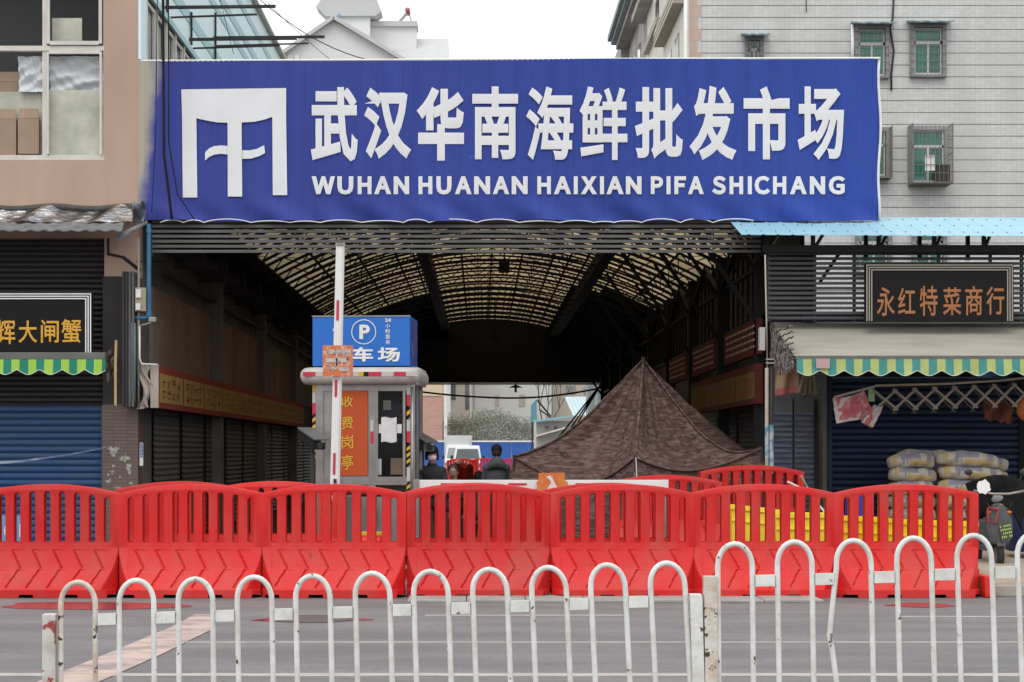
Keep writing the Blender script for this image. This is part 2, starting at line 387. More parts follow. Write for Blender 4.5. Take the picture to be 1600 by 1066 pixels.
# end wall above the rear opening
m_end = mat('end_board', (.018, .018, .02), .9)
MB().box(HXL, HXR + 1.2, HY1, HY1 + .25, 4.22, 6.7).build('end_wall', m_end, hall)
MB().box(HXL, 5.3, HY1 - .12, HY1 - .04, 4.14, 4.2).build('end_beam', M_alu, hall)
MB().box(4.7, 6.4, HY1 - .3, HY1 + .5, 0, 4.22).build('end_pier', m_end, hall)
MB().box(HXL - .4, -4.6, HY1 - .3, HY1 + .5, 0, 4.22).build('end_pier', m_end, hall)
for dx in (0, .22, .4): MB().bar((4.65, HY1 - .4, 4.2), (2.9 + dx, HY1 - .4, 2.0), .06).build('brace', M_black, hall)
# hanging lamp
lp = MB().tube([(1.35, 75, 4.35), (1.35, 75, 4.05)], .02, 6)
lp.grid(lambda u, v: (1.35 + (.05 + .22 * v) * math.cos(6.283 * u), 75 + (.05 + .22 * v) * math.sin(6.283 * u), 4.1 - .1 * v), 12, 3, closed_u=True)
lp.tube([(1.35, 75, 4.02), (1.35, 75, 3.82)], .045, 8); lp.build('hanging_lamp', M_black, label='small dark lamp hanging below the rear beam of the hall', cat='lamp')
for k, (x, y, z) in enumerate(((.45, 60, 5.1), (.55, 45, 5.9))):
    q = MB().tube([(x, y, arch(x) - .3), (x, y, z)], .02, 5).box(x - .12, x + .12, y - .12, y + .12, z - .25, z)
    q.build('hanging_lamp', M_black, label=['small black box lamp hanging deep in the hall roof', 'larger black box lamp hanging from the nearer roof trusses'][k], cat='lamp')

# long banners in the hall
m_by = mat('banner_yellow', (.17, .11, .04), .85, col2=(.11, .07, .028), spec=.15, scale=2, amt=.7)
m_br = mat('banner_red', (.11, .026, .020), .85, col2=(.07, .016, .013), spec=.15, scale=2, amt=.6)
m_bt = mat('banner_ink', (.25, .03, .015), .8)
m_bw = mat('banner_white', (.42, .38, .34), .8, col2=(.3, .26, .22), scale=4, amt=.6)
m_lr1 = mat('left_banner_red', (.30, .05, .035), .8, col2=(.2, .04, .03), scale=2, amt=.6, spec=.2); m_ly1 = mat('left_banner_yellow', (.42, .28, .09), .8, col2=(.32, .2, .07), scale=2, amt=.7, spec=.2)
def banner(x, side, y0, y1, z0, z1, n, label, text=None, tilt=0):
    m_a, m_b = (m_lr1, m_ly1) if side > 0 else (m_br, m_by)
    b = thing('wall_banner', (x, y0, z0), label, 'banner')
    MB().box(min(x, x - side * .12), max(x, x - side * .12), y0, y1, z0, z1).build('box_frame', m_a, b)
    e = x + side * .004; pw = (y1 - y0) / n
    for k in range(n):
        a = y0 + k * pw + .05; c = y0 + (k + 1) * pw - .05
        pl = MB().add([(e, a, z0 + .09), (e, c, z0 + .09), (e, c, z1 - .12), (e, a, z1 - .12)], [(0, 1, 2, 3)]).build('panel', m_b, b)
        if text:      # print too blurred to read in the photograph: rows of short brush strokes
            st = MB(); rr = random.Random(k * 7 + 3)
            for r in range(2):
                for q in range(4):
                    ca = a + (c - a) * (.12 + .2 * q); cw = (c - a) * .15; zb_0 = z0 + .15 + (1 - r) * (z1 - z0 - .3) * .5; hh = (z1 - z0 - .3) * .42
                    for _ in range(6):
                        if rr.random() < .55: ya_, za_, wy, wz = ca, zb_0 + hh * rr.random() * .9, cw, .014
                        else: ya_, za_, wy, wz = ca + cw * rr.random() * .85, zb_0, .018, hh * rr.uniform(.5, 1)
                        xe = e + side * (.002 + .0004 * _); st.add([(xe, ya_, za_), (xe, ya_ + wy, za_), (xe, ya_ + wy, za_ + wz), (xe, ya_, za_ + wz)], [(0, 1, 2, 3)])
            st.build('blurred_print', m_bt, pl)
    return b
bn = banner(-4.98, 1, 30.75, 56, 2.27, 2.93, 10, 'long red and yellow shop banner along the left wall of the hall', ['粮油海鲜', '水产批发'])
MB().box(-5.10, -4.976, 30.70, 30.745, 2.27, 2.94).build('end_cap', m_bw, bn)
cl = MB().grid(lambda u, v: (-5.1 - .16 * u - .05 * math.sin(9 * v), 30.72 + .04 * math.sin(7 * u + 11 * v), 2.9 - .62 * v + .12 * u * math.sin(5 * v + 1)), 8, 14)
cl.build('torn_cloth', m_bw, bn, smooth=True)
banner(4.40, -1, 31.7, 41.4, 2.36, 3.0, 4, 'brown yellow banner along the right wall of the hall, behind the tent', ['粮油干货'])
def redban(y0, y1, lab):
    b = thing('red_notice', (4.62, y0, 3.15), lab, 'notice board', 'red notice boards on the right wall')
    MB().box(4.42, 4.5, y0, y1, 3.15, 3.72).build('board', m_br, b)
    t = MB()
    for r in range(4):
        a = y0 + .3
        while a < y1 - .35:
            l_ = random.uniform(.12, .4); t.add([(4.414, a, 3.27 + r * .11), (4.414, a + l_, 3.27 + r * .11), (4.414, a + l_, 3.305 + r * .11), (4.414, a, 3.305 + r * .11)], [(0, 1, 2, 3)]); a += l_ + .08
    t.build('small_print', m_bw, b)
redban(31.6, 35.9, 'large dark red notice board nearest the entrance on the right wall')
redban(37.3, 41.3, 'red notice board with white print between the second and third columns on the right wall')
redban(42.5, 46.4, 'farthest red notice board with white print behind the tent top')

# ============================================================ BILLBOARD
bb = thing('billboard', (.45, 30.85, 5.2), 'huge blue fabric billboard with white Chinese and Latin lettering over the market entrance', 'billboard')
def cloth_mat():
    m = bpy.data.materials.new('billboard_cloth'); m.use_nodes = True; t = m.node_tree; n = t.nodes; l = t.links; b = n['Principled BSDF']
    b.inputs['Roughness'].default_value = .7; b.inputs['Specular IOR Level'].default_value = .2
    g = n.new('ShaderNodeNewGeometry'); sp = n.new('ShaderNodeSeparateXYZ'); l.new(g.outputs['Position'], sp.inputs[0])
    no = n.new('ShaderNodeTexNoise'); no.inputs['Scale'].default_value = .8; no.inputs['Detail'].default_value = 5; l.new(g.outputs['Position'], no.inputs['Vector'])
    q = n.new('ShaderNodeMix'); q.data_type = 'RGBA'; q.inputs['A'].default_value = (.040, .055, .255, 1); q.inputs['B'].default_value = (.028, .062, .30, 1)
    mr = n.new('ShaderNodeMapRange'); mr.inputs['From Min'].default_value = -5; mr.inputs['From Max'].default_value = 6; l.new(sp.outputs['X'], mr.inputs[0]); l.new(mr.outputs[0], q.inputs['Factor'])
    # worn colourless left margin with an uneven edge
    ma = n.new('ShaderNodeMath'); ma.operation = 'MULTIPLY_ADD'; ma.inputs[1].default_value = .9; l.new(no.outputs['Fac'], ma.inputs[0]); l.new(sp.outputs['X'], ma.inputs[2])
    mz = n.new('ShaderNodeMath'); mz.operation = 'MULTIPLY_ADD'; mz.inputs[1].default_value = -.06; l.new(sp.outputs['Z'], mz.inputs[0]); l.new(ma.outputs[0], mz.inputs[2])
    m2 = n.new('ShaderNodeMapRange'); m2.inputs['From Min'].default_value = -5.2; m2.inputs['From Max'].default_value = -5.02; m2.inputs['To Min'].default_value = 1; m2.inputs['To Max'].default_value = 0; l.new(mz.outputs[0], m2.inputs[0])
    q2 = n.new('ShaderNodeMix'); q2.data_type = 'RGBA'; l.new(q.outputs['Result'], q2.inputs['A']); q2.inputs['B'].default_value = (.36, .33, .27, 1); l.new(m2.outputs[0], q2.inputs['Factor'])
    # scattered pale scuffs
    n3 = n.new('ShaderNodeTexNoise'); n3.inputs['Scale'].default_value = 4; n3.inputs['Detail'].default_value = 8; l.new(g.outputs['Position'], n3.inputs['Vector'])
    m3 = n.new('ShaderNodeMapRange'); m3.inputs['From Min'].default_value = .73; m3.inputs['From Max'].default_value = .80; m3.inputs['To Max'].default_value = .5; l.new(n3.outputs['Fac'], m3.inputs[0])
    q3 = n.new('ShaderNodeMix'); q3.data_type = 'RGBA'; l.new(q2.outputs['Result'], q3.inputs['A']); q3.inputs['B'].default_value = (.3, .33, .5, 1); l.new(m3.outputs[0], q3.inputs['Factor'])
    # streaks
    n4 = n.new('ShaderNodeTexNoise'); mp = n.new('ShaderNodeMapping'); mp.inputs['Scale'].default_value = (5, 1, .35); l.new(g.outputs['Position'], mp.inputs[0]); l.new(mp.outputs[0], n4.inputs['Vector']); n4.inputs['Scale'].default_value = 1.4; n4.inputs['Detail'].default_value = 5
    m4 = n.new('ShaderNodeMapRange'); m4.inputs['To Min'].default_value = .8; m4.inputs['To Max'].default_value = 1.25; l.new(n4.outputs['Fac'], m4.inputs[0])
    h = n.new('ShaderNodeHueSaturation'); l.new(q3.outputs['Result'], h.inputs['Color']); l.new(m4.outputs[0], h.inputs['Value'])
    l.new(h.outputs[0], b.inputs['Base Color']); return m
m_bb = cloth_mat()
bx0, bx1 = X(216, 100), X(1376, 100)
def bbf(u, v):
    x = bx0 + (bx1 - bx0) * u; zb = 5.2 + .012 * math.sin(x * 2.2) ; zt = 7.69 + .05 * u + .012 * math.sin(x * .9)
    z = zb + (zt - zb) * v
    y = 31 + .006 * math.sin(x * 78) * (.35 + .65 * v) + .010 * math.sin(x * 1.3 + z)
    e = math.exp(-((z - 5.2) / .22) ** 2)
    y += e * (.05 * math.sin(x * 3.1 + z * 5) + .04 * math.sin(x * 7.7 + z * 9))
    if u > .985: y += (u - .985) / .015 * .06
    return (x + (.02 * math.sin(z * 4) if u > .99 else 0), y, z)
MB().grid(bbf, 900, 26).build('fabric', m_bb, bb, smooth=True)
MB().box(bx0 + .05, bx1 - .12, 31.12, 31.3, 5.34, 7.66).build('frame', M_dark, bb)
MB().tube([(bx0, 31.02, 7.70), (X(800, 100), 31.02, 7.725), (bx1, 31.02, 7.745)], .018, 6).build('top_hem', M_white, bb)
MB().tube([bbf(.9995, v / 12) for v in range(13)], .022, 6).build('side_hem', M_white, bb, smooth=True)
m_ltr = mat('letter_white', (.70, .71, .72), .6, col2=(.62, .63, .64), scale=2, amt=.6)
yl = 30.983
chars = [('武', 485.5, 559, 136, 252, .034), ('汉', 569, 642.5, 137, 248, .042), ('华', 651, 725, 136, 251, .042), ('南', 738, 809.5, 135, 249, .030),
         ('海', 822, 896, 135, 250, .026), ('鲜', 905.5, 980.5, 135, 250, .022), ('批', 992, 1067, 136, 248, .034), ('发', 1077.5, 1151, 134, 250, .036),
         ('市', 1162, 1234, 135, 249, .036), ('场', 1246.5, 1319, 135, 250, .03)]
for c, a, b, t_, d, of in chars: pletter('character', c, of, m_ltr, bb, a, b, t_, d, 100.1, yl)
LATIN = 'W 486.8 523.3 U 527 552 H 558.8 580.5 A 584.5 611.2 N 615 639.2 H 653.8 675.5 U 681.8 705.5 A 710.8 737 N 740.8 765.8 A 770 795.8 N 799.5 824.5 H 839.5 860.8 A 865.5 892.5 I 896.5 902.8 X 907.5 933 I 937.5 943.8 A 947.5 974.5 N 978 1002.5 P 1017 1036.3 I 1041.5 1047.8 F 1053.8 1072 A 1075 1100 S 1112.5 1134.3 H 1140 1161.3 I 1168.6 1174.9 C 1179 1203.5 H 1208 1228.8 A 1234.5 1260.8 N 1265.5 1289.5 G 1295 1320.5'.split()
for k in range(0, len(LATIN), 3):
    ch, a, b = LATIN[k], float(LATIN[k + 1]), float(LATIN[k + 2]); rd = .5 if ch in 'SCGU' else 0
    if ch == 'I':
        x0_, x1_, z0_, z1_ = rect(a, b, 275.5, 303.5, 100.1); MB().box(x0_, x1_, yl - .004, yl, z0_, z1_).build('latin_letter', m_ltr, bb)
    else: pletter('latin_letter', chr(ord(ch) + 0xFEE0), .055 if ch not in 'SCG' else .05, m_ltr, bb, a, b, 275.5 - (rd if ch != 'U' else 0), 303.5 + rd, 100.1, yl)
def lg(pts, yy=yl): # logo polygon given in zoomed photo pixels (5.33x)
    return MB().add([Vector((X(270 + p[0] / 5.33, 100.1), yy, Z(120 + p[1] / 5.33, 100.1))) for p in pts], [tuple(range(len(pts)))])
lo = lg([(70, 105), (943, 93), (943, 330), (828, 333), (760, 356), (680, 374), (572, 380), (455, 383), (360, 378), (270, 362), (195, 345), (76, 345)])
for pts in ([(76, 345), (195, 345), (203, 1005), (82, 1005)], [(455, 383), (572, 380), (577, 997), (457, 997)], [(828, 333), (943, 330), (952, 985), (832, 985)],
            [(455, 576), (400, 571), (340, 578), (300, 597), (268, 628), (268, 697), (300, 668), (345, 648), (400, 641), (455, 647)],
            [(577, 612), (640, 612), (700, 600), (760, 570), (768, 635), (720, 660), (650, 681), (577, 683)]):
    q = lg(pts); lo.add(q.v, q.f)
lo.build('emblem', m_ltr, bb)
# laced hem rope below
rp = []; x = bx0 + .35
while x < X(1150, 100):
    wd = random.uniform(.3, .75); am = random.uniform(.015, .06)
    for k in range(7):
        t_ = k / 7; rp.append((x + wd * t_, 30.95, 5.165 + am * math.sin(math.pi * t_) ** .7))
    x += wd
MB().tube(rp, .009, 6).build('lacing_rope', M_white, bb, smooth=True)
MB().box(X(236, 100), X(1200, 100), 31.15, 31.3, 5.10, 5.19).build('bottom_rail', M_dark, bb)
# horizontal louvres under the billboard
lv = thing('louvre_screen', (X(715, 100), 31.1, 4.68), 'row of long grey steel slats spanning the entrance below the billboard', 'slat screen')
m_slat = mat('grey_slat', (.12, .122, .12), .6, col2=(.07, .065, .055), scale=2, amt=.7)
sm = MB().box(X(236, 100), X(1190, 100), 0, .06, 0, .045).mesh('slat', m_slat)
for k in range(7): link(sm, 'slat', (0, 31.1, Z(395.5 - k * 7.8, 99.5)), lv)
for px in (238, 560, 876, 1188): MB().box(X(px, 99), X(px + 5, 99), 31.17, 31.22, 4.66, 5.2).build('upright', M_dark, lv)

# ============================================================ LEFT BUILDING
lb = thing('left_building', (-8, 31, 0), 'pink rendered building with large white framed windows left of the billboard', 'building')
WX0, WX1, WZ0, WZ1 = -14.0, X(163, 100), Z(246, 100), 9.6
MB().box(WX1, X(216, 100), 31.0, 31.5, Z(432, 100), 13).build('wall', M_pink, lb)
MB().box(-14, WX1, 31.0, 31.5, Z(372, 100), WZ0 - .04).build('wall', M_pink, lb)
MB().box(-14, WX1, 31.004, 31.5, WZ1, 13).build('wall', M_pink, lb)
m_in = mat('room_dark', (.05, .05, .052), .9)
MB().box(-14, WX1, 31.9, 32, WZ0 - .1, WZ1).build('room_back', m_in, lb)
m_frm = mat('window_white', (.62, .60, .55), .55, col2=(.46, .43, .38), scale=3, amt=.6)
wn = MB()
zm = Z(74, 100)
for a, b in ((X(65, 100), X(72, 100)), (X(160, 100), WX1 + .0)): wn.box(a, b, 31.05, 31.14, WZ0, WZ1)
for k in range(5):
    xx = X(65, 100) - 1.0 * (k + 1); wn.box(xx, xx + .07, 31.05, 31.14, WZ0, WZ1)
wn.box(-14, WX1, 31.03, 31.142, WZ0 - .04, WZ0 + .04); wn.box(-14, WX1, 31.03, 31.142, zm - .05, zm + .03)
wn.build('window_frame', m_frm, lb, bevel=.006)
wn = MB(); x0, x1 = X(73, 100), X(159, 100)
wn.box(x0, x0 + .045, 31.0, 31.045, zm + .06, WZ1); wn.box(x1 - .05, x1, 31.0, 31.045, zm + .06, WZ1); wn.box(x0 + .045, x1 - .05, 31.0, 31.045, zm + .04, zm + .10)
wn.box(x0, x0 + .03, 31.0, 31.045, WZ0 + .05, zm - .07); wn.box(x1 - .035, x1, 31.0, 31.045, WZ0 + .05, zm - .07); wn.box(x0 + .03, x1 - .035, 31.0, 31.045, zm - .10, zm - .055)
wn.build('window_sash', m_frm, lb)
def clear_glass():
    m = bpy.data.materials.new('window_glass'); m.use_nodes = True; t = m.node_tree; n = t.nodes; l = t.links
    b = n['Principled BSDF']; b.inputs['Base Color'].default_value = (.02, .022, .024, 1); b.inputs['Roughness'].default_value = .05
    tr_ = n.new('ShaderNodeBsdfTransparent'); ms = n.new('ShaderNodeMixShader'); ms.inputs[0].default_value = .12
    l.new(tr_.outputs[0], ms.inputs[1]); l.new(b.outputs[0], ms.inputs[2]); l.new(ms.outputs[0], n['Material Output'].inputs[0]); return m
m_cg = clear_glass()
for a, b, c, d in ((x0 + .03, x1 - .03, WZ0, zm - .05), (x0 + .03, x1 - .03, zm, WZ1), (X(-10, 100), X(66, 100), WZ0, zm - .05), (X(-10, 100), X(66, 100), zm, WZ1)):
    MB().add([(a, 31.09, c), (b, 31.09, c), (b, 31.09, d), (a, 31.09, d)], [(0, 1, 2, 3)]).build('window_pane', m_cg, lb)
m_film = mat('frosted_film', (.66, .66, .56), .8, col2=(.44, .46, .37), scale=2.6, amt=.9)
m_bag = mat('plastic_sheet', (.80, .84, .86), .35, col2=(.62, .66, .7), scale=3, amt=.6)
m_card = mat('cardboard', (.42, .30, .22), .85, col2=(.33, .23, .16), scale=3, amt=.6)
MB().box(x0, x1, 31.16, 31.17, WZ0, Z(138, 100)).build('window_film', m_film, lb)
MB().box(X(-20, 100), X(64, 100), 31.30, 31.31, WZ0, Z(138, 100)).build('window_film', m_film, lb)
def drape(a, b, z0, z1, y, m, seed):
    rnd = random.Random(seed); p = [rnd.uniform(0, 6) for _ in range(5)]
    MB().grid(lambda u, v: (a + (b - a) * u, y + .035 * math.sin(6 * v + 9 * u * v + p[0]) + .02 * math.sin(19 * v - 8 * u + p[1]) + .012 * math.sin(30 * (u + v * .6) + p[2]), z0 + (z1 - z0) * v), 30, 24).build('plastic_sheet', m, lb, smooth=True)
drape(x0, x1, Z(140, 100), Z(84, 100), 31.22, m_bag, 1); drape(X(24, 100), X(64, 100), Z(140, 100), Z(84, 100), 31.22, m_bag, 2)
MB().box(X(77, 100), X(124, 100), 31.2, 31.21, Z(64, 100), Z(24, 100)).build('paper_sheet', m_film, lb)
cb = [(-22, 21, 175, 242, 31.17, 'brown cardboard box behind the lower left window, left of a taller one', 'closed'), (24, 57, 174, 238, 31.17, 'brown cardboard box with flap standing behind the window', ''), (-20, 24, 113, 138, 31.35, 'orange brown flat cardboard box stacked behind the window', '')]
for a, b, c, d, y, lab, _ in cb:
    t_ = thing('cardboard_box', (X((a + b) / 2, 100), y, Z(d, 100)), lab, 'box', 'cardboard boxes behind the window')
    MB().box(X(a, 100), X(b, 100), y, y + .11, Z(d, 100), Z(c + 8, 100)).build('carton', m_card, t_, bevel=.004)
    MB().add([(X(a, 100), y - .002, Z(c + 8, 100)), (X(b, 100), y - .002, Z(c + 8, 100)), (X(b - 2, 100), y + .04, Z(c - 8, 100)), (X(a + 2, 100), y + .04, Z(c - 8, 100))], [(0, 1, 2, 3)]).build('flap', m_card, t_, solid=.006)
# light blue side wall running back
m_lb = mat('light_blue_wall', (.66, .82, .85), .75, col2=(.70, .84, .86), scale=.5, amt=.8, bump=.05)
m_lb2 = mat('blue_band', (.38, .57, .61), .75, col2=(.44, .62, .66), scale=.8, amt=.7)
SX = -5.32
MB().box(SX - .25, SX - .001, 31.52, 78, 5.8, 7.05).build('side_wall', m_lb, lb)
MB().box(SX - .25, SX - .001, 31.52, 78, 8.86, 12.1).box(-14, SX - .26, 32.1, 78, 5.8, 12.1).build('side_wall', m_lb, lb)
MB().box(SX - .20, SX - .06, 31.7, 78, 7.04, 8.87).build('side_window_recess', mat('sky_tinted_glass', (.20, .23, .23), .12, col2=(.4, .43, .42), scale=.9, amt=.8, spec=.8), lb)  # pane colour lightened and mottled to imitate reflected sky
for z0, z1, o in ((9.42, 9.66, .012), (10.45, 10.62, .012), (10.8, 11.0, .012), (11.45, 11.62, .012), (8.86, 8.97, .06), (12.1, 12.16, .12)):
    MB().box(SX - .05, SX + o, 31.6, 78, z0, z1).build('band', m_lb2 if z0 < 12 else m_frm, lb)
for k in range(34):
    y = 31.55 + k * 1.0
    MB().box(SX - .06, SX + .02, y, y + .12, 7.05, 8.86).build('window_post', m_frm, lb)
    f = MB().box(SX - .05, SX - .01, y + .12, y + .19, 7.08, 8.83).box(SX - .05, SX - .01, y + .93, y + .999, 7.08, 8.83).box(SX - .05, SX - .01, y + .19, y + .93, 8.76, 8.83)
    f.build('side_window_frame', m_frm, lb)
MB().box(SX - .3, SX + .01, 31.505, 31.60, 7.05, 8.86).build('corner_post', m_lb, lb)
MB().box(-5.335, -5.295, 30.98, 31.5, 7.72, 13).build('corner_strip', m_lb, lb)
# steel brackets poking out over the billboard
for k, (y, z, x0_, x1_) in enumerate(((33.5, 9.09, SX, -3.45), (36.3, 9.13, SX, -3.35), (39.6, 9.85, SX, -3.1), (39.6, 9.36, SX, -4.0))):
    b = thing('steel_bracket', (x0_, y, z), ['upper dark angle iron bracket sticking out of the blue wall', 'middle dark angle iron bracket sticking out of the blue wall', 'farther dark steel bracket behind the middle one', 'lowest short steel bracket just above the billboard'][k], 'bracket', 'steel brackets on the blue side wall')
    MB().bar((x0_, y, z), (x1_, y, z + .02), .05, .05).build('arm', M_dark, b)
    MB().bar((x0_, y + .5, z - .06), (x1_ - .35, y + .3, z - .05), .03, .03).build('rail', M_dark, b)
    MB().bar((SX + .04, y, z + .5), (SX + .04, y, z - .1), .04).build('upright', M_dark, b)
# cables
def cable(pts, r, lab, sag=0, m=M_black):
    out = []
    for a, b in zip(pts[:-1], pts[1:]):
        a = Vector(a); b = Vector(b)
        for k in range(10):
            t_ = k / 10; p = a.lerp(b, t_); p.z -= sag * 4 * t_ * (1 - t_); out.append(p)
    out.append(Vector(pts[-1])); MB().tube(out, r, 5).build('cable', m, smooth=True, label=lab, cat='cable', group='loose cables')
cable([(X(250, 102), 30.6, 10.5), (X(251, 102), 30.7, 6.2), (X(262, 102), 30.8, 5.2)], .022, 'thickest black cable hanging down the left end of the billboard')
cable([(X(258, 102), 30.7, 10.5), (X(257, 102), 30.8, 6.4), (X(270, 102), 30.85, 5.6), (X(297, 102), 30.85, 5.2)], .010, 'thin black cable curving over the lower left corner of the billboard')
cable([(X(244, 102), 30.65, 10.5), (X(238, 102), 30.7, 6.5), (X(230, 102), 30.8, 5.3)], .007, 'thinnest cable along the faded left edge of the billboard')
cable([(X(400, 95), 32.6, 8.98 + .1), (X(600, 95), 32.6, 7.98)], .008, 'thin black wire dipping from the upper left behind the billboard top', .2)
cable([(X(395, 90), 34, 9.6), (X(520, 90), 34, 8.3)], .005, 'faint thin wire above the gabled house', .05)
cable([(X(335, 90), 34, 10), (X(370, 90), 34, 8.4)], .005, 'hairline wire crossing the light blue wall')
cable([(X(215, 100), 30.85, Z(410, 100)), (X(330, 90), 34, Z(400, 90)), (X(700, 92), 33, Z(410, 92)), (X(1190, 98), 31.4, Z(398, 98))], .006, 'thin grey wire strung across the entrance below the slats', .05)

# ground floor of left building: pillar, shutter, sign, awnings
m_dk = mat('shade_cladding', (.035, .034, .034), .7, col2=(.06, .05, .045), scale=2, amt=.6)
m_btile = tile_mat('brown_tile', (.155, .105, .085), (.20, .135, .105), (.10, .085, .075), .22, .055, stain=(.09, .07, .06))
m_peel = mat('peeled_paper', (.48, .47, .44), .9, col2=(.22, .19, .16), scale=12, amt=.9, contrast=(.45, .6))
MB().box(X(160, 100), X(216, 100), 30.98, 31.4, 0, Z(632, 100) - .003).build('tiled_pillar', m_btile, lb)
MB().box(X(160, 100), X(207, 100), 31.02, 31.4, Z(632, 100), Z(432, 100) - .003).build('dark_cladding', m_dk, lb)
MB().box(X(207.5, 100), X(216, 100), 30.985, 31.4, Z(632, 100), Z(432, 100) - .003).build('tiled_pillar', m_btile, lb)
rnd = random.Random(4)
for cx, cy, w_, h_ in ((178, 705, 22, 17), (196, 716, 18, 12), (201, 730, 9, 16), (176, 738, 8, 10), (171, 752, 12, 9), (188, 745, 4, 4), (205, 755, 8, 4), (178, 728, 7, 5), (203, 738, 6, 8), (184, 762, 14, 4), (170, 742, 4, 7)):
    n = 26; pts = []
    for k in range(n):
        a = 2 * math.pi * k / n; q = rnd.uniform(.35, 1.15); pts.append((X(cx + w_ / 2 * q * math.cos(a), 100), 30.972, Z(cy + h_ / 2 * q * math.sin(a), 100)))
    MB().add(pts, [tuple(range(n))]).build('peeling_patch', m_peel, lb)
MB().box(-14, X(160, 100), 31.25, 31.5, Z(640, 100), Z(372, 100) + .02).build('fascia_back', m_dk, lb)
sm = MB().prismx([(0, 0), (-.035, .02), (-.035, .05), (0, .065)], -14, X(185, 102)).mesh('fascia_slat', m_dk)
for k in range(30): link(sm, 'fascia_slat', (0, 31.2, Z(628, 100) + k * .085), lb)
for k in range(4): MB().box(X(187 + k * 5, 102), X(190.5 + k * 5, 102), 30.6, 30.9, Z(636, 101), Z(425, 101)).build('upright_channel', m_slat if k > 1 else m_dk, lb)
m_bs = mat('blue_shutter', (.022, .070, .19), .55, col2=(.045, .085, .16), scale=2.2, amt=.8, spots=(.05, .11, .24), spot_scale=14, spot_cut=.7, stretch=(.3, 1, 1))
def shutter(name, x0, x1, y, z0, z1, pitch, m, label, cat='shutter'):
    t_ = thing(name, ((x0 + x1) / 2, y, z0), label, cat)
    me = MB()
    pr = [(0, 0), (-.012, .006), (-.03, pitch * .25), (-.034, pitch * .5), (-.03, pitch * .75), (-.012, pitch - .006), (0, pitch)]
    mb = MB()
    for i in range(len(pr) - 1):
        a, b = pr[i], pr[i + 1]; mb.add([(x0, a[0], a[1]), (x1, a[0], a[1]), (x1, b[0], b[1]), (x0, b[0], b[1])], [(0, 1, 2, 3)])
    me = mb.mesh('slat', m)
    z = z0
    while z < z1 - pitch * .5: link(me, 'slat', (0, y, z), t_); z += pitch
    MB().box(x0 - .08, x0 - .002, y - .07, y + .03, z0, z).build('guide_rail', m, t_); MB().box(x1 + .002, x1 + .06, y - .07, y + .03, z0, z).build('guide_rail', m, t_)
    return t_
shutter('roller_shutter', -12, X(156, 100), 31.15, 0, Z(632, 100), .105, m_bs, 'closed bright blue roller shutter under the green striped awning at the left')
# black sign left
m_sb = mat('sign_black', (.012, .011, .012), .75, spec=.15)
m_gold = mat('sign_gold', (.62, .33, .03), .5); m_tan = mat('sign_tan', (.30, .27, .22), .5); m_rust = mat('sign_brown', (.33, .13, .045), .6)
def shopsign(px0, px1, py0, py1, s, lab, border, txt, tm, tb):
    y = Yd(s); x0_, x1_, z0_, z1_ = rect(px0, px1, py0, py1, s)
    t_ = thing('shop_sign', ((x0_ + x1_) / 2, y, z0_), lab, 'shop sign')
    MB().box(x0_, x1_, y, y + .1, z0_, z1_).build('board', m_sb, t_)
    for k in range(3):
        i = .015 + k * .036; a, b, c, d = x0_ + i, x1_ - i, z0_ - .05, z1_ - i; h = .012 + k * .001
        q = MB().box(a, a + .017, y - h, y - .001, c + .06, d).box(b - .017, b, y - h, y - .001, c + .06, d).box(a + .017, b - .017, y - h, y - .001, d - .017, d)
        q.build('border_strip', border, t_)
    for ch, a, b, c, d in tb: pletter('character', ch, .012, tm, t_, a, b, c, d, s, y - .004)
    return t_
shopsign(-190, 144, 457, 553, 102.5, 'black shop sign with large orange characters and triple white outline at the left', M_white, '', m_gold,
         [('辉', -7, 24, 500, 538), ('大', 29, 58, 501, 536), ('闸', 64, 92, 500, 536), ('蟹', 96, 127, 499, 536)])
# striped awning valance
m_v1 = mat('valance_lime', (.30, .50, .07), .8); m_v2 = mat('valance_teal', (.015, .19, .13), .8); m_v3 = mat('valance_edge', (.55, .6, .45), .8)
m_w1 = mat('faded_lime', (.40, .47, .17), .85, col2=(.26, .28, .1), scale=4, amt=.5); m_w2 = mat('faded_teal', (.06, .26, .24), .85, col2=(.05, .17, .16), scale=4, amt=.5)
def valance(parent, x0, x1, y, zt, h, stripe, scallop, ma, mb_, phase=0):
    n = int((x1 - x0) / .012)
    def f(u, v):
        x = x0 + (x1 - x0) * u; zb = zt - h + .045 * (1 - abs(math.sin(math.pi * (x - x0 + phase) / scallop))) ** 1.0 * 1.0 + .03 * math.cos(2 * math.pi * (x - x0 + phase) / scallop) * .5
        return (x, y + .012 * math.sin(x * 9) * v - .02 * v, zt + (zb - zt) * v)
    MB().grid(f, n, 4, mifn=lambda u, v: int(((x1 - x0) * u + phase) / stripe) % 2).build('valance', [ma, mb_], parent)
    pts = [f(i / n, 1) for i in range(0, n + 1, 2)]
    MB().tube([(p[0], p[1] - .004, p[2]) for p in pts], .006, 4).build('valance_trim', m_v3, parent)
aw = thing('awning', (X(0, 104), 29.6, Z(583, 104)), 'rolled up awning with bright green striped scalloped valance at the left', 'awning')
m_cas = mat('awning_case', (.14, .145, .13), .6, col2=(.09, .09, .08), scale=3, amt=.6)
MB().box(-10, X(166, 104), 29.75, 29.95, Z(562, 104), Z(551, 104)).build('cassette', m_cas, aw, bevel=.01)
valance(aw, -10, X(167, 104), 29.74, Z(562, 104), .215, .124, .34, m_v1, m_v2)
crm = mat('crumpled_dark_fabric', (.05, .045, .04), .9, col2=(.16, .14, .12), scale=14, amt=.8)
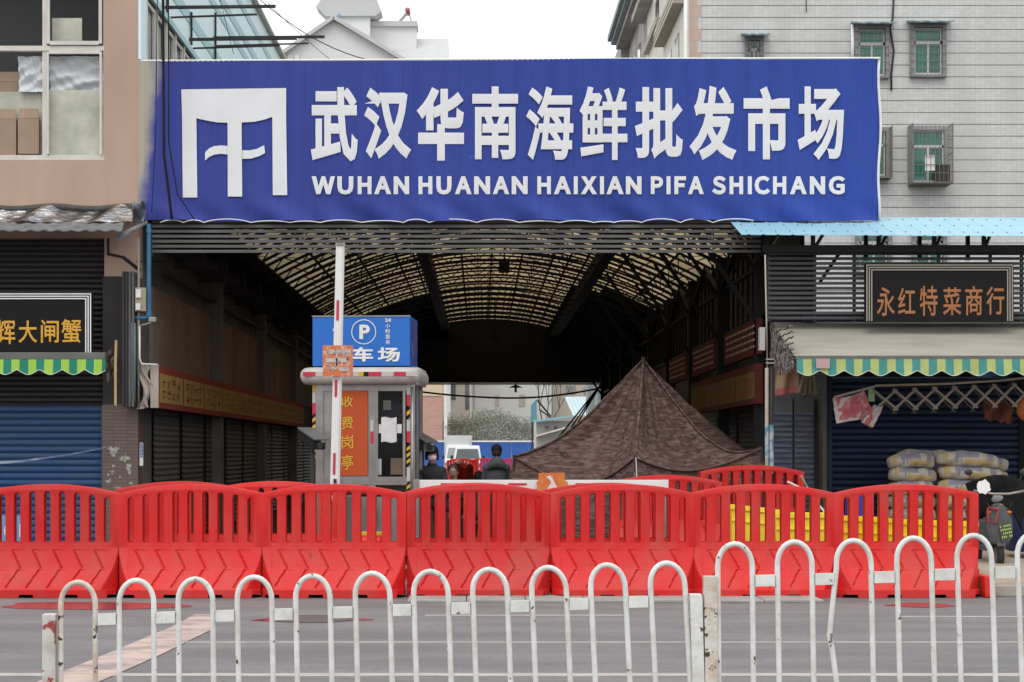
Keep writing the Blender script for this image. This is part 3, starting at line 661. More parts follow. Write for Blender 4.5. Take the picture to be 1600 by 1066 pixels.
MB().grid(lambda u, v: (X(168, 104) + .17 * u + .02 * math.sin(14 * v), 29.7 + .05 * math.sin(12 * u + 9 * v) + .04 * math.sin(31 * u), Z(552, 104) - .45 * v * (1 - .1 * u) + .05 * math.sin(4 * u)), 16, 20).build('folded_side', crm, aw, smooth=True)
bam = mat('bamboo', (.50, .34, .16), .7, col2=(.35, .22, .1), scale=6, amt=.6)
MB().tube([(X(181, 105), 29.5, Z(634, 105)), (X(181, 105), 29.5, Z(612, 105)), (X(181, 105), 29.5, Z(570, 105)), (X(182, 105), 29.5, Z(532, 105))], .02, 7).build('bamboo_pole', bam, label='short bamboo pole fixed upright beside the left awning', cat='pole')
# police tape
m_tape = mat('police_tape', (.30, .36, .44), .5, col2=(.08, .12, .28), scale=7, amt=.9, stretch=(.5, 1, 3), contrast=(.45, .55))
tp = thing('police_tape', (X(80, 102), 30.4, Z(720, 102)), 'blue and white police tape strung across the left shutter to the pillar', 'tape')
a, b = Vector((X(-40, 102), 30.4, Z(725, 102))), Vector((X(165, 101), 30.7, Z(699, 101)))
MB().grid(lambda u, v: (a.lerp(b, u).x, a.lerp(b, u).y + .01 * math.sin(20 * u), a.lerp(b, u).z - .05 * 4 * u * (1 - u) + .05 * (v - .5) * (1 - .75 * u)), 40, 2).build('strip', m_tape, tp)
x_, z_ = X(214, 101), Z(728, 101)
MB().box(x_, x_ + .055, 30.93, 30.935, z_, z_ + .36).build('loose_end', M_white, tp)
m_pb = mat('tape_blue', (.04, .06, .35), .6)
MB().box(x_ + .006, x_ + .049, 30.926, 30.929, z_ + .13, z_ + .35).build('tape_print', m_pb, tp)
letter('tape_lettering', 'POLICE', .01, M_white, tp, (x_ + .012, 30.922, z_ + .34), (0, 0, -1), (1, 0, 0), .20, .03)

# foil flashing, grey wavy roof edge
m_foil = mat('crumpled_foil', (.80, .81, .83), .2, 1, col2=(.22, .22, .23), scale=1.6, amt=.85, bump=1, bscale=7, stretch=(1, 1, 3), contrast=(.45, .55))
ca = thing('left_canopy', (-8, 30.3, Z(377, 103)), 'shallow grey wavy canopy with silver foil flashing over the left shop', 'canopy')
def foil(u, v):
    x = -13 + (X(207, 101) + 13) * u
    return (x, 30.98 - .38 * v + .03 * math.sin(x * 6 + 3 * v) + .02 * math.sin(x * 17 + 5 * v), Z(325, 100) - .28 * v + .03 * math.sin(x * 5.3) + .02 * math.sin(11 * x + 4 * v))
MB().grid(foil, 160, 8).build('foil_flashing', m_foil, ca, smooth=True)
m_tar = mat('tar_strip', (.05, .05, .05), .8, col2=(.1, .1, .1), scale=8, amt=.6, bump=.5)
MB().grid(lambda u, v: (-13 + (X(212, 101) + 13) * u, 30.99 - .04 * v - .03 * math.sin(math.pi * v), Z(320, 100) + .02 * math.sin(40 * u) - .08 * v), 120, 3).build('tar_seal', m_tar, ca)
m_wav = mat('wavy_sheet', (.20, .205, .21), .7, col2=(.10, .10, .105), scale=5, amt=.8)
xa = -13
while xa < X(190, 103) - .9:
    def wv(u, v, xa=xa):
        x = xa + .86 * u + .1 * v; ph = (x * 2 * math.pi / .207)
        return (x, 30.65 - .75 * v, Z(346, 102) - .20 * v + .014 * math.sin(ph) * (1 if math.sin(ph) > 0 else .6))
    MB().grid(wv, 44, 4).build('roof_sheet', m_wav, ca, solid=.014); xa += .83
MB().add([(X(185, 103), 30.0, Z(377, 103)), (X(230, 101), 30.75, Z(347, 101)), (X(226, 101), 30.9, Z(343, 101)), (X(180, 103), 30.2, Z(368, 103))], [(0, 1, 2, 3)]).build('corner_sheet', m_wav, ca, solid=.03)
MB().bar((X(165, 101), 30.9, Z(395, 101)), (X(196, 101), 30.5, Z(404, 101)), .04).bar((X(196, 101), 30.5, Z(404, 101)), (X(214, 101), 30.95, Z(420, 101)), .04).bar((X(165, 101), 30.9, Z(395, 101)), (X(165, 101), 30.9, Z(370, 101)), .04).build('bracket', M_dark, ca)
m_tb = mat('grey_tarp', (.16, .18, .22), .5, col2=(.08, .08, .09), scale=6, amt=.8)
MB().grid(lambda u, v: (X(206, 101) + .18 * u, 30.8 - .1 * math.sin(3 * u + 5 * v), Z(318, 101) - .32 * v + .05 * math.sin(9 * u)), 12, 12).build('tarp_end', m_tb, ca, smooth=True)

# pipes, meter box, camera
m_pb2 = mat('blue_pipe', (.03, .17, .33), .45, col2=(.03, .1, .18), scale=5, amt=.6)
m_pl = mat('pale_blue_pipe', (.20, .34, .38), .6, col2=(.14, .22, .24), scale=5, amt=.6)
pp = thing('blue_water_pipe', (X(232, 101), 30.7, Z(497, 101)), 'bright blue pipe running down and turning left beside the meter box', 'pipe')
MB().tube([(X(232.5, 101), 30.7, Z(350, 101)), (X(232.5, 101), 30.7, Z(496, 101)), (X(226, 101), 30.7, Z(497, 101)), (X(199, 101), 30.72, Z(497, 101))], .036, 10).build('pipe_run', m_pb2, pp, smooth=False)
MB().tube([(X(232.5, 101), 30.7, Z(486, 101)), (X(232.5, 101), 30.7, Z(495, 101))], .05, 10).tube([(X(232.5, 101), 30.7, Z(358, 101)), (X(232.5, 101), 30.7, Z(364, 101))], .045, 10).build('pipe_collar', m_pb2, pp)
MB().tube([(X(208, 101), 30.66, Z(505, 101)), (X(208, 101), 30.66, Z(628, 101))], .045, 10).build('downpipe', m_pl, label='pale blue downpipe on the left pillar below the blue pipe', cat='pipe', smooth=True)
MB().tube([(X(216.5, 101), 30.7, Z(372, 101)), (X(216.5, 101), 30.7, Z(640, 101))], .018, 8).build('downpipe', m_kerb, label='thin beige pipe beside the pale blue downpipe', cat='pipe', smooth=True)
m_mb = mat('meter_box_paint', (.40, .34, .25), .6, col2=(.28, .22, .15), scale=5, amt=.6)
t_ = thing('meter_box', (X(220, 101), 30.7, Z(488, 101)), 'dirty cream electric meter box on the left pillar', 'meter box')
MB().box(X(212, 101), X(229, 101), 30.62, 30.95, Z(487, 101), Z(450, 101)).build('housing', m_mb, t_, bevel=.008)
MB().box(X(214, 101), X(222, 101), 30.59, 30.617, Z(466, 101), Z(453, 101)).build('meter', M_white, t_); MB().box(X(214, 101), X(221, 101), 30.59, 30.617, Z(485, 101), Z(475, 101)).build('meter', M_white, t_)
t_ = thing('security_camera', (X(236, 101), 30.6, Z(505, 101)), 'small grey security camera below the blue pipe bend', 'camera')
MB().box(X(231, 102), X(243, 102), 30.45, 30.65, Z(503, 102), Z(495, 102)).build('camera_body', M_alu, t_, bevel=.01); MB().bar((X(214, 102), 30.6, Z(508, 102)), (X(236, 102), 30.5, Z(503, 102)), .02).build('arm', M_alu, t_)
MB().tube([(X(219, 101), 30.65, Z(510, 101)), (X(219, 101), 30.65, Z(560, 101)), (X(222, 101), 30.65, Z(569, 101)), (X(247, 101), 30.65, Z(570, 101))], .014, 6).build('conduit', M_white, label='thin white conduit bending towards the red banner', cat='pipe', smooth=True)

# ============================================================ TILED APARTMENT BUILDING (right rear)
ap = thing('apartment_building', (10, 59.6, 0), 'tall grey white tiled apartment building with green windows at the right rear', 'building')
S = 52.0; AY = Yd(S); AX0 = X(1078, S); AX1 = 19
m_at = tile_mat('white_tile', (.60, .60, .585), (.53, .53, .515), (.43, .425, .41), .155, .078, msize=.005, stain=(.46, .45, .42), stain_amt=.75)
m_ap = tile_mat('salmon_tile', (.55, .40, .32), (.50, .37, .30), (.42, .33, .28), .077, .077, msize=.006)
m_gr = mat('groove_dark', (.10, .10, .10), .9)
MB().box(AX0 + .05, AX1, AY + .03, AY + 24, 0, 18.9).build('wall', m_gr, ap)
ch = 18.55 / S; me = MB().box(X(1096, S), AX1, 0, .03, 0, ch - .02).mesh('tile_course', m_at)
k = 0
while k * ch < 18.6: link(me, 'tile_course', (0, AY - .001, 18.9 - (k + 1) * ch + .02), ap); k += 1
me1 = MB().box(AX0, X(1090, S), -.01, .06, 0, ch - .004).mesh('corner_block', m_ap); me2 = MB().box(AX0, X(1096, S) - .003, -.01, .06, 0, ch - .004).mesh('corner_block', m_ap)
me3 = MB().box(X(1090, S) + .003, X(1096, S) - .003, -.008, .06, 0, ch - .004).mesh('corner_block', m_at)
for q in range(k):
    z = 18.9 - (q + 1) * ch + .02
    if q % 2: link(me2, 'corner_block', (0, AY, z), ap)
    else: link(me1, 'corner_block', (0, AY, z), ap); link(me3, 'corner_block', (0, AY, z), ap)
m_stain = mat('window_frame_grey', (.62, .62, .59), .6, col2=(.45, .45, .43), scale=5, amt=.7)
m_cage = mat('cage_steel', (.17, .165, .16), .7, col2=(.16, .12, .09), scale=6, amt=.6)
m_cage2 = mat('surround_grey', (.30, .30, .31), .8, col2=(.2, .2, .2), scale=3, amt=.7)
m_hood = mat('hood_blue', (.22, .38, .42), .6, col2=(.12, .15, .14), scale=9, amt=.8)
def awindow(px0, px1, py0, py1, lab, hood=True, cage=0):
    x0_, x1_, z0_, z1_ = rect(px0, px1, py0, py1, S)
    f = MB().box(x0_, x0_ + .11, AY - .16, AY + .02, z0_, z1_).box(x1_ - .11, x1_, AY - .16, AY + .02, z0_, z1_).box(x0_ + .11, x1_ - .11, AY - .16, AY + .02, z1_ - .12, z1_).box(x0_ + .11, x1_ - .11, AY - .16, AY + .02, z0_, z0_ + .07)
    w_ = f.build('window', m_cage2, ap, label=lab)
    a, b, c, d = x0_ + .13, x1_ - .13, z0_ + .09, z1_ - .14; zt = d - (d - c) * .30; xm = (a + b) / 2
    g = MB().box(a, b, AY - .08, AY - .03, zt - .06, zt + .03).box(a, a + .045, AY - .08, AY - .03, c, d).box(b - .045, b, AY - .08, AY - .03, c, d).box(a + .045, b - .045, AY - .08, AY - .03, c, c + .05).box(xm - .03, xm + .03, AY - .08, AY - .03, c + .05, zt - .06).box(a + .045, b - .045, AY - .08, AY - .03, d - .03, d)
    g.build('window_frame', m_stain, w_)
    for (p, q, r, s_) in ((a + .04, xm - .03, c + .05, zt - .06), (xm + .03, b - .04, c + .05, zt - .06), (a + .04, b - .04, zt + .03, d - .03)):
        MB().box(p, q, AY - .05, AY - .04, r, s_).build('window_pane', M_green, w_)
    yc = AY - .20 - cage; bars = MB(); n = 9
    for k_ in range(n + 1):
        xx_ = x0_ + .02 + (x1_ - x0_ - .04) * k_ / n; bars.bar((xx_, yc, z0_ + .02), (xx_, yc, z1_ - .05), .014 if cage else .008)
    zz_ = z0_ + .02
    while zz_ < z1_: bars.bar((x0_, yc, zz_), (x1_, yc, zz_), .016); zz_ += (z1_ - z0_) / 7
    for xx_ in (x0_ + .01, x1_ - .01):
        for zz_ in (z0_ + .02, (z0_ + z1_) / 2, z1_ - .06): bars.bar((xx_, yc, zz_), (xx_, AY, zz_), .016)
    if cage:
        for k_ in range(6):
            bars.bar((x0_, yc + (AY - yc) * k_ / 6, z0_), (x0_, yc + (AY - yc) * k_ / 6, z1_), .014); bars.bar((x1_, yc + (AY - yc) * k_ / 6, z0_), (x1_, yc + (AY - yc) * k_ / 6, z1_), .014)
        bars.box(x0_, x1_, yc, AY, z0_ - .03, z0_)
    bars.build('security_bars', m_cage, w_)
    if hood:
        MB().grid(lambda u, v: (x0_ - .1 + (x1_ - x0_ + .25) * u, AY - .02 - .5 * v, z1_ + .09 - .12 * v + .015 * math.sin(u * 20)), 20, 2).build('hood', m_hood, w_, solid=.03)
    return w_
awindow(1334, 1388, 40, 124, 'green window half hidden by the billboard corner'); awindow(1421, 1477, 38, 122, 'green window with blue metal hood, upper right')
awindow(1340, 1389, 200, 280, 'barred window mostly behind the billboard edge', False, .3)
w4 = awindow(1418, 1480, 198, 290, 'window in a protruding steel cage holding an air conditioner', False, .55)
awindow(1336, 1392, 352, 430, 'green window just below the blue canopy', False); awindow(1424, 1478, 350, 430, 'green window under the right part of the blue canopy', False)
awindow(1163, 1192, 58, 112, 'narrow window with blue hood above the billboard')
for px, py in ((1560, 38), (1560, 198)): pass
MB().box(X(1437, S), X(1452, S), AY - .72, AY - .70, Z(272, S), Z(248, S)).build('hanging_towel', M_white, w4)
acm = MB().box(X(1455, S), X(1476, S), AY - .66, AY - .3, Z(287, S), Z(262, S)); acm.build('air_conditioner', m_dk, label='dark air conditioner unit inside the window cage of the tiled building', cat='air conditioner')
MB().tube([(X(1398, S), AY - .06, 16), (X(1394, S), AY - .06, Z(30, S)), (X(1390, S), AY - .06, Z(45, S)), (X(1396, S), AY - .06, Z(80, S)), (X(1392, S), AY - .06, Z(115, S)), (X(1392, S), AY - .06, Z(142, S))], .03, 6).build('drain_pipe', M_dark, ap, smooth=True)
MB().tube([(X(1331, S), AY - .12, Z(40, S)), (X(1331, S), AY - .12, Z(110, S))], .055, 8).build('drain_pipe', M_white, ap, smooth=True)
MB().tube([(X(1071, S), AY - .1, 6), (X(1071, S), AY - .1, 18.9)], .06, 8).build('drain_pipe', M_white, ap, smooth=True)
MB().tube([(X(1259, S), AY - .05, 16), (X(1259.5, S), AY - .05, Z(20, S))], .015, 5).build('wire_run', M_dark, ap)
# side wall towards the hall with cornices, balconies and eave
m_sw = mat('cream_render', (.74, .69, .60), .85, col2=(.60, .55, .48), scale=.8, amt=.8)
m_soot = mat('sooty_render', (.48, .44, .41), .85, col2=(.28, .26, .25), scale=.7, amt=.9)
MB().box(AX0 - .02, AX0 + .047, AY + .02, AY + 15, 0, 18.9).build('side_wall', m_sw, ap)
MB().box(AX0 - .02, AX0 + .047, AY + 15, AY + 24, 0, 18.9).build('side_wall', m_soot, ap)
m_cor = mat('cornice_brown', (.46, .40, .34), .85, col2=(.34, .29, .25), scale=2, amt=.7, stretch=(1, 6, 6))
for z in (9.9, 12.7, 15.5, 18.2):
    MB().box(AX0 - .35, AX0 - .025, AY + 1.5, AY + 8.2, z - .1, z + .45).build('balcony', m_cor, ap)
    for q in range(3): MB().box(AX0 - .38, AX0 - .352, AY + 1.5, AY + 8.2, z + q * .17 - .08, z + q * .17 - .02).build('balcony_band', m_sw, ap)
    MB().box(AX0 - .22, AX0 - .025, AY + 9.2, AY + 14.5, z + .9, z + 1.15).build('cornice', m_cor, ap)
    MB().box(AX0 - .5, AX0 - .025, AY + 12.5, AY + 16.5, z - .2, z + .05).build('balcony', m_soot, ap)
    # arched dark opening near the corner
    pts = [(AY + .6, z + .9), (AY + .6, z + 1.9)] + [(AY + 1.1 - .5 * math.cos(a), z + 1.9 + .5 * math.sin(a)) for a in [math.pi * i / 8 for i in range(1, 8)]] + [(AY + 1.6, z + 1.9), (AY + 1.6, z + .9)]
    MB().prismx(pts, AX0 - .03, AX0 - .0215).build('arched_window', M_glass, ap)
    for yy in (AY + 3, AY + 5.5, AY + 10, AY + 18, AY + 20.5): MB().box(AX0 - .04, AX0 - .0215, yy, yy + 1.3, z + .7, z + 2.1).build('side_window', M_glass, ap)
MB().box(AX0 - .55, AX0 - .021, AY + 9, AY + 24.4, 18.6, 18.8).build('eave_soffit', m_soot, ap)
m_ev = mat('eave_tiles', (.34, .38, .38), .7, col2=(.25, .28, .28), scale=3, amt=.6)
for q in range(22): MB().box(AX0 - .75, AX0 - .02, AY + 2.2 + q * 1.02, AY + 2.2 + q * 1.02 + .96, 18.82, 18.95).build('eave_panel', m_ev, ap)
MB().box(AX0 - .9, 19, AY, AY + 24.6, 18.97, 19.2).build('roof', m_ev, ap)
MB().box(AX0 - .3, AX0 + 6, AY + 24.8, AY + 33, 0, Z(82, 35.5)).build('rear_wing', m_soot, ap)
for k in range(3): MB().box(AX0 - .55 - .3 * k, AX0 - .25, AY + 30 + k * 2.5, AY + 33 + 2 * k, 0, 17.2 - k * .35).build('rear_wing', m_ev, ap)

# ============================================================ RIGHT SHOP
rs = thing('right_shop', (9, 31.5, 0), 'dark ground floor shop front with slatted upper screen at the right', 'shop')
MB().box(X(1283, 98), 20, 31.9, 45, 0, 3.55).build('shop_body', m_dk, rs)
MB().box(X(1282, 98), X(1289, 98), 31.45, 31.9, 0, 3.4).build('door_post', m_slat, rs)
MB().box(4.55, X(1282, 98), 31.86, 32.0, 0, 3.7).build('wall', m_hw, rs)
m_ls = mat('poster_shutter', (.10, .12, .18), .5, col2=(.045, .05, .08), scale=3, amt=.8, stretch=(1, 1, 6), contrast=(.45, .6))
for a, b in ((1214, 1245), (1248, 1279)):
    t2 = MB().box(X(a, 99), X(b, 99), 31.75, 31.855, 0, Z(620, 99)).build('side_shutter', m_sh, rs)
    z = .05
    while z < Z(640, 99): MB().box(X(a, 99) + .005, X(b, 99) - .005, 31.72, 31.749, z, z + .05).build('shutter_slat', m_ls, t2); z += .085
m_ds = mat('dark_blue_shutter', (.007, .020, .058), .55, col2=(.005, .012, .03), scale=1.5, amt=.7)
shutter('roller_shutter', X(1299, 98), X(1590, 98), 31.6, .13, Z(585, 98), .102, m_ds, 'closed dark blue roller shutter behind the cement sacks')
MB().box(X(1592, 98), 14, 31.5, 31.9, .13, 3.4).build('side_pier', M_black, rs)
# canopy
m_can = mat('canopy_blue', (.25, .46, .55), .55, col2=(.31, .52, .60), scale=1.5, amt=.7, spots=(.2, .33, .37), spot_scale=18, spot_cut=.73)
cp = thing('blue_canopy', (9, 30.6, 4.85), 'pale blue ribbed metal canopy over the right shop', 'canopy')
xa = X(1135, 98)
while xa < 13:
    def cf(u, v, xa=xa):
        x = xa + .88 * u; ph = ((x - X(1135, 98)) / .22) % 1; rib = .013 * max(0, 1 - abs(ph - .5) / .13) if abs(ph - .5) < .13 else 0
        zb = Z(340, 98) - .001 * x; zf = Z(367, 104) - .03 * (x - 3.9) / 5
        return (x, 31.6 - 1.8 * v, zb + (zf - zb) * v + rib)
    MB().grid(cf, 48, 3).build('roof_sheet', m_can, cp, solid=.006)
    sc = MB()
    for q in range(4):
        for yy, vv in ((31.3, .17), (30.7, .5), (30.1, .85)):
            p = cf((q + .5) / 4, vv); sc.box(p[0] - .009, p[0] + .009, p[1] - .009, p[1] + .009, p[2] + .004, p[2] + .012)
    sc.build('fixing_screw', M_dark, cp); xa += .878
MB().bar((4.3, 30.2, Z(388, 103)), (14, 30.2, Z(388, 103)), .1, .11).build('front_beam', M_black, cp)
MB().bar((4.3, 31.2, 4.75), (14, 31.2, 4.75), .1, .1).build('rear_beam', M_black, cp)
for px in (1200, 1272, 1375, 1462, 1540, 1640):
    MB().bar((X(px, 103), 30.2, 4.6), (X(px, 103), 30.2, 4.9), .06).bar((X(px, 103), 31.2, 4.6), (X(px, 103), 31.2, 5.1), .06).bar((X(px, 103), 30.2, 4.65), (X(px + 30, 103), 30.9, 5.0), .04).build('canopy_strut', M_black, cp)
# slat screen
sc_ = thing('slat_screen', (9, 30.4, Z(500, 102)), 'dark horizontal slat screen behind the brown lettered sign at the right', 'slat screen')
m_ss = mat('screen_slat', (.06, .062, .066), .6, col2=(.035, .035, .037), scale=3, amt=.6)
sm = MB().box(X(1200, 102), 14, 0, .04, 0, .042).mesh('slat', m_ss)
for k in range(15): link(sm, 'slat', (0, 30.4, Z(499 - k * 7.75, 102)), sc_)
for px in (1200, 1272, 1334, 1466, 1547, 1596): MB().box(X(px, 102), X(px + 4.5, 102), 30.45, 30.5, Z(502, 102), Z(386, 102)).build('upright', m_ss, sc_)
MB().bar((X(1320, 101), 30.8, Z(385, 101)), (X(1283, 101), 30.8, Z(440, 101)), .05).build('diagonal_brace', M_black, sc_)
m_dbl = mat('dark_blue_sheet', (.015, .022, .05), .6)
MB().box(5.0, 14, 30.8, 30.86, Z(502, 101), Z(486, 101)).build('backing_panel', m_dbl, sc_)
MB().box(X(1200, 101), X(1278, 101), 30.9, 30.95, Z(502, 101), Z(386, 101)).build('backing_panel', m_opq, sc_)
shopsign(1352, 1584, 412, 503, 103, 'black shop sign with brown orange characters and tan frame at the right', m_tan, '', m_rust,
         [('永', 1370, 1398, 449, 494), ('红', 1403, 1430, 450, 491), ('特', 1437, 1465, 447, 494), ('菜', 1473, 1502, 449, 493), ('商', 1508, 1535, 447, 493), ('行', 1541, 1569, 448, 492)])
# beige roll-out awning
aw2 = thing('awning', (9, 29.8, Z(582, 108)), 'extended beige awning with faded green striped scalloped valance at the right', 'awning')
MB().grid(lambda u, v: (4.56 + 9 * u, 30.95 - 2.25 * v, Z(503, 100) + (Z(557, 108) - Z(503, 100)) * v - .03 * math.sin(math.pi * v) + .008 * math.sin(40 * u) * v), 60, 12).build('canvas', M_beige, aw2, smooth=True)
MB().bar((4.56, 28.69, Z(558.5, 108)), (14, 28.69, Z(558.5, 108)), .05, .045).build('front_bar', m_cas, aw2)
valance(aw2, X(1244, 108), 13.5, 28.67, Z(560.5, 108), .235, .1205, .352, m_w2, m_w1, .02)
MB().box(X(1274, 108), X(1295, 108), 28.62, 28.63, Z(576, 108), Z(561, 108)).build('label_patch', mat('label_paper', (.42, .36, .36), .8, col2=(.5, .2, .2), scale=50, amt=.7), aw2)
m_net = mat('net_strap', (.10, .08, .075), .85, col2=(.30, .27, .25), scale=16, amt=.8, contrast=(.45, .55))
net = MB(); rnd = random.Random(2)
for k in range(34):
    t_ = k / 33; x = 4.54; y = 30.9 - 2.15 * t_
    zt = Z(503, 100) + (Z(560, 108) - Z(503, 100)) * t_; zb = Z(578, 106) + .05 * math.sin(k)
    pts = [(x + rnd.uniform(-.02, .02), y + rnd.uniform(-.03, .03), zt + (zb - zt) * q / 8) for q in range(9)]
    net.tube(pts, rnd.uniform(.010, .018), 4)
for k in range(8):
    zb = Z(505 + k * 9, 104); tm = min(1, .12 + k * .125)
    net.tube([(4.54, 30.9 - 2.15 * (q / 10 * (1 - tm) + tm), zb - .1 + rnd.uniform(-.02, .02)) for q in range(11)], .014, 4)
net.build('side_net', m_net, aw2)
# utility pole
up = thing('utility_pole', (X(1203, 104), 29.8, 0), 'slim pole with cream casing and blue stickers at the right of the entrance', 'pole')
m_cream = mat('pole_cream', (.42, .37, .30), .7, col2=(.3, .26, .2), scale=4, amt=.6)
MB().tube([(X(1198, 104), 29.8, 0), (X(1198, 104), 29.8, Z(575, 104))], .028, 10).build('casing', m_cream, up, smooth=True)
MB().tube([(X(1199, 104), 29.8, Z(575, 104)), (X(1196, 104), 29.85, Z(398, 104))], .012, 8).build('upper_rod', m_cream, up, smooth=True)
MB().tube([(X(1205.5, 104), 29.83, 0), (X(1205.5, 104), 29.83, Z(560, 104))], .035, 10).build('post', M_dark, up, smooth=True)
m_stk = mat('sticker_blue', (.10, .24, .36), .6, col2=(.42, .46, .48), scale=9, amt=1, contrast=(.45, .55))
MB().tube([(X(1198, 104), 29.8, Z(716, 104)), (X(1198, 104), 29.8, Z(664, 104))], .0295, 10, cap=False).tube([(X(1205.5, 104), 29.83, Z(740, 104)), (X(1205.5, 104), 29.83, Z(664, 104))], .0365, 10, cap=False).build('sticker', m_stk, up, smooth=True)
for py in (562, 568): MB().tube([(X(1196, 104), 29.78, Z(py, 104)), (X(1209, 104), 29.78, Z(py, 104))], .012, 6).build('clamp', M_alu, up)
t_ = MB().box(X(1186, 104), X(1198, 104) - .03, 29.75, 29.9, Z(548, 104), Z(512, 104)); t_.build('meter_box', mat('pale_grey_box', (.38, .38, .37), .6), label='small pale grey box fixed to the slim pole', cat='meter box', bevel=.006)
# cloth bundle + banner pieces left of the right shutter
bnc = mat('bundle_cloth', (.26, .22, .17), .9, col2=(.17, .14, .11), scale=4, amt=.6)
MB().grid(lambda u, v: (X(1243, 103) + .36 * u * (.45 + .55 * v) + .12 * (1 - v), 30.0 + .05 * math.sin(26 * u + 2 * v) * v + .2 * u, Z(573, 103) - .42 * v + .02 * math.sin(15 * u)), 40, 12).build('hanging_cloth', bnc, label='bundled beige cloth hanging under the left end of the beige awning', cat='cloth', smooth=True)
t_ = thing('hanging_banner', (X(1228, 103), 30.2, Z(618, 103)), 'faded yellow and pink banner piece hanging behind the slim pole', 'banner')
MB().grid(lambda u, v: (X(1212, 103) + .34 * u, 30.1 + .05 * math.sin(9 * u + 2 * v), Z(572, 103) - .42 * v + .05 * u), 16, 10).build('fabric', mat('faded_banner', (.36, .27, .13), .85, col2=(.36, .2, .16), scale=3, amt=.8), t_, smooth=True)
MB().grid(lambda u, v: (X(1212, 103) + .34 * u, 30.07 + .05 * math.sin(9 * u + 2), Z(608, 103) - .10 * v + .05 * u), 16, 3).build('pink_edge', mat('faded_pink', (.38, .12, .10), .85), t_, smooth=True)
# pink torn flags on a rail + folding lattice
m_pk = mat('pink_print', (.50, .13, .15), .8, col2=(.55, .36, .33), scale=7, amt=.8, contrast=(.5, .62))
m_pkw = mat('cloth_white', (.58, .52, .50), .85)
fl = thing('torn_flag', (X(1330, 104), 29.8, Z(660, 104)), 'pink and white torn cloth sign hanging from the folding rail', 'flag')
MB().tube([(X(1303, 104), 29.8, Z(621, 104)), (X(1366, 104), 29.75, Z(604, 104))], .018, 7).build('rail', m_cream, fl)
def q4(a, b, c, d, n=14, yy=29.78, amp=.03, ph=0):
    A, B, C_, D = [Pt(*p, 104) for p in (a, b, c, d)]
    def f(u, v):
        p = A.lerp(B, u).lerp(D.lerp(C_, u), v); p.y = yy + amp * math.sin(9 * u + 4 * v + ph) + amp * .6 * math.sin(17 * v + 5 * u); p.z -= .03 * math.sin(math.pi * u) * (1 - v); return p
    return MB().grid(f, n, n)
q4((1301, 622), (1350, 611), (1346, 655), (1306, 662)).build('white_border', m_pkw, fl, smooth=True)
q4((1306, 622), (1350, 612), (1344, 652), (1311, 656), yy=29.765).build('pink_panel', m_pk, fl, smooth=True)
q4((1350, 611), (1362, 640), (1361, 669), (1344, 660), yy=29.75, ph=2).build('folded_corner', m_pk, fl, smooth=True)
q4((1366, 632), (1379, 634), (1364, 668), (1345, 660), yy=29.76, ph=1).build('white_border', m_pkw, fl, smooth=True)
MB().grid(lambda u, v: (X(1355, 104) + .1 * u, 29.74 + .02 * math.sin(9 * u), Z(608, 104) - .19 * v), 6, 6).build('green_ribbon', mat('ribbon_green', (.10, .32, .12), .8, col2=(.5, .5, .4), scale=20, amt=.8), fl, smooth=True)
la = thing('folding_lattice', (X(1480, 104), 29.9, Z(645, 104)), 'scissor lattice arm of a folding awning hanging in front of the dark blue shutter', 'folding lattice')
m_lat = mat('lattice_metal', (.26, .235, .2), .6, col2=(.17, .14, .11), scale=6, amt=.6)
m_lat2 = mat('lattice_dark', (.09, .08, .07), .7)
p0, p1 = 1366, 1645; n = 9
for row, yy, ln in ((0, 29.75, 1), (1, 30.25, .55)):
    for k in range(n):
        xa_ = p0 + (p1 - p0) * k / n; xb_ = p0 + (p1 - p0) * (k + 1) / n; zt_ = 604 - 14 * k / n + 6; zb_ = 641 - 8 * k / n + row * 5
        for a, b in (((xa_ - 3 + row * 9, zt_), (xb_ + 5 + row * 9, zb_)), ((xb_ + 3 + row * 9, zt_ - 1), (xa_ - 2 + row * 9, zb_ + 1))):
            MB().bar((X(a[0], 104), yy - .01, Z(a[1], 104)), (X(b[0], 104), yy + .01, Z(b[1], 104)), .016, .028 * ln + .006).build('lattice_bar', m_lat if row == 0 else m_lat2, la)
MB().tube([(X(1366, 104), 29.72, Z(603, 104)), (X(1480, 104), 29.7, Z(600, 104)), (X(1560, 104), 29.68, Z(595, 104)), (X(1640, 104), 29.66, Z(586, 104))], .017, 8).build('top_rail', m_cream, la, smooth=True)
MB().prism([(X(1536, 105), Z(590, 105)), (X(1640, 105), Z(578, 105)), (X(1640, 105), Z(562, 105)), (X(1542, 105), Z(579, 105))], 29.45, 29.9).build('slanted_board', mat('bright_blue_panel', (.03, .13, .42), .5), label='bright blue slanted board above the folding lattice at the right edge', cat='board')
m_or = mat('orange_bag', (.48, .12, .03), .6, col2=(.2, .07, .03), scale=6, amt=.8)
MB().grid(lambda u, v: (X(1545, 103) + .45 * u, 30.4 + .06 * math.sin(11 * u + 5 * v), Z(622, 103) - .32 * v - .06 * u + .02 * math.sin(20 * u)), 24, 12).build('hanging_cloth', mat('rust_cloth', (.22, .06, .025), .8, col2=(.08, .04, .03), scale=5, amt=.8), label='rust coloured cloth hanging behind the folding lattice', cat='cloth', smooth=True)
MB().ell((X(1606, 104), 29.85, Z(638, 104)), (.17, .1, .2), 14, 10).build('orange_bag', m_or, label='bright orange bag hanging at the right edge', cat='bag', smooth=True)

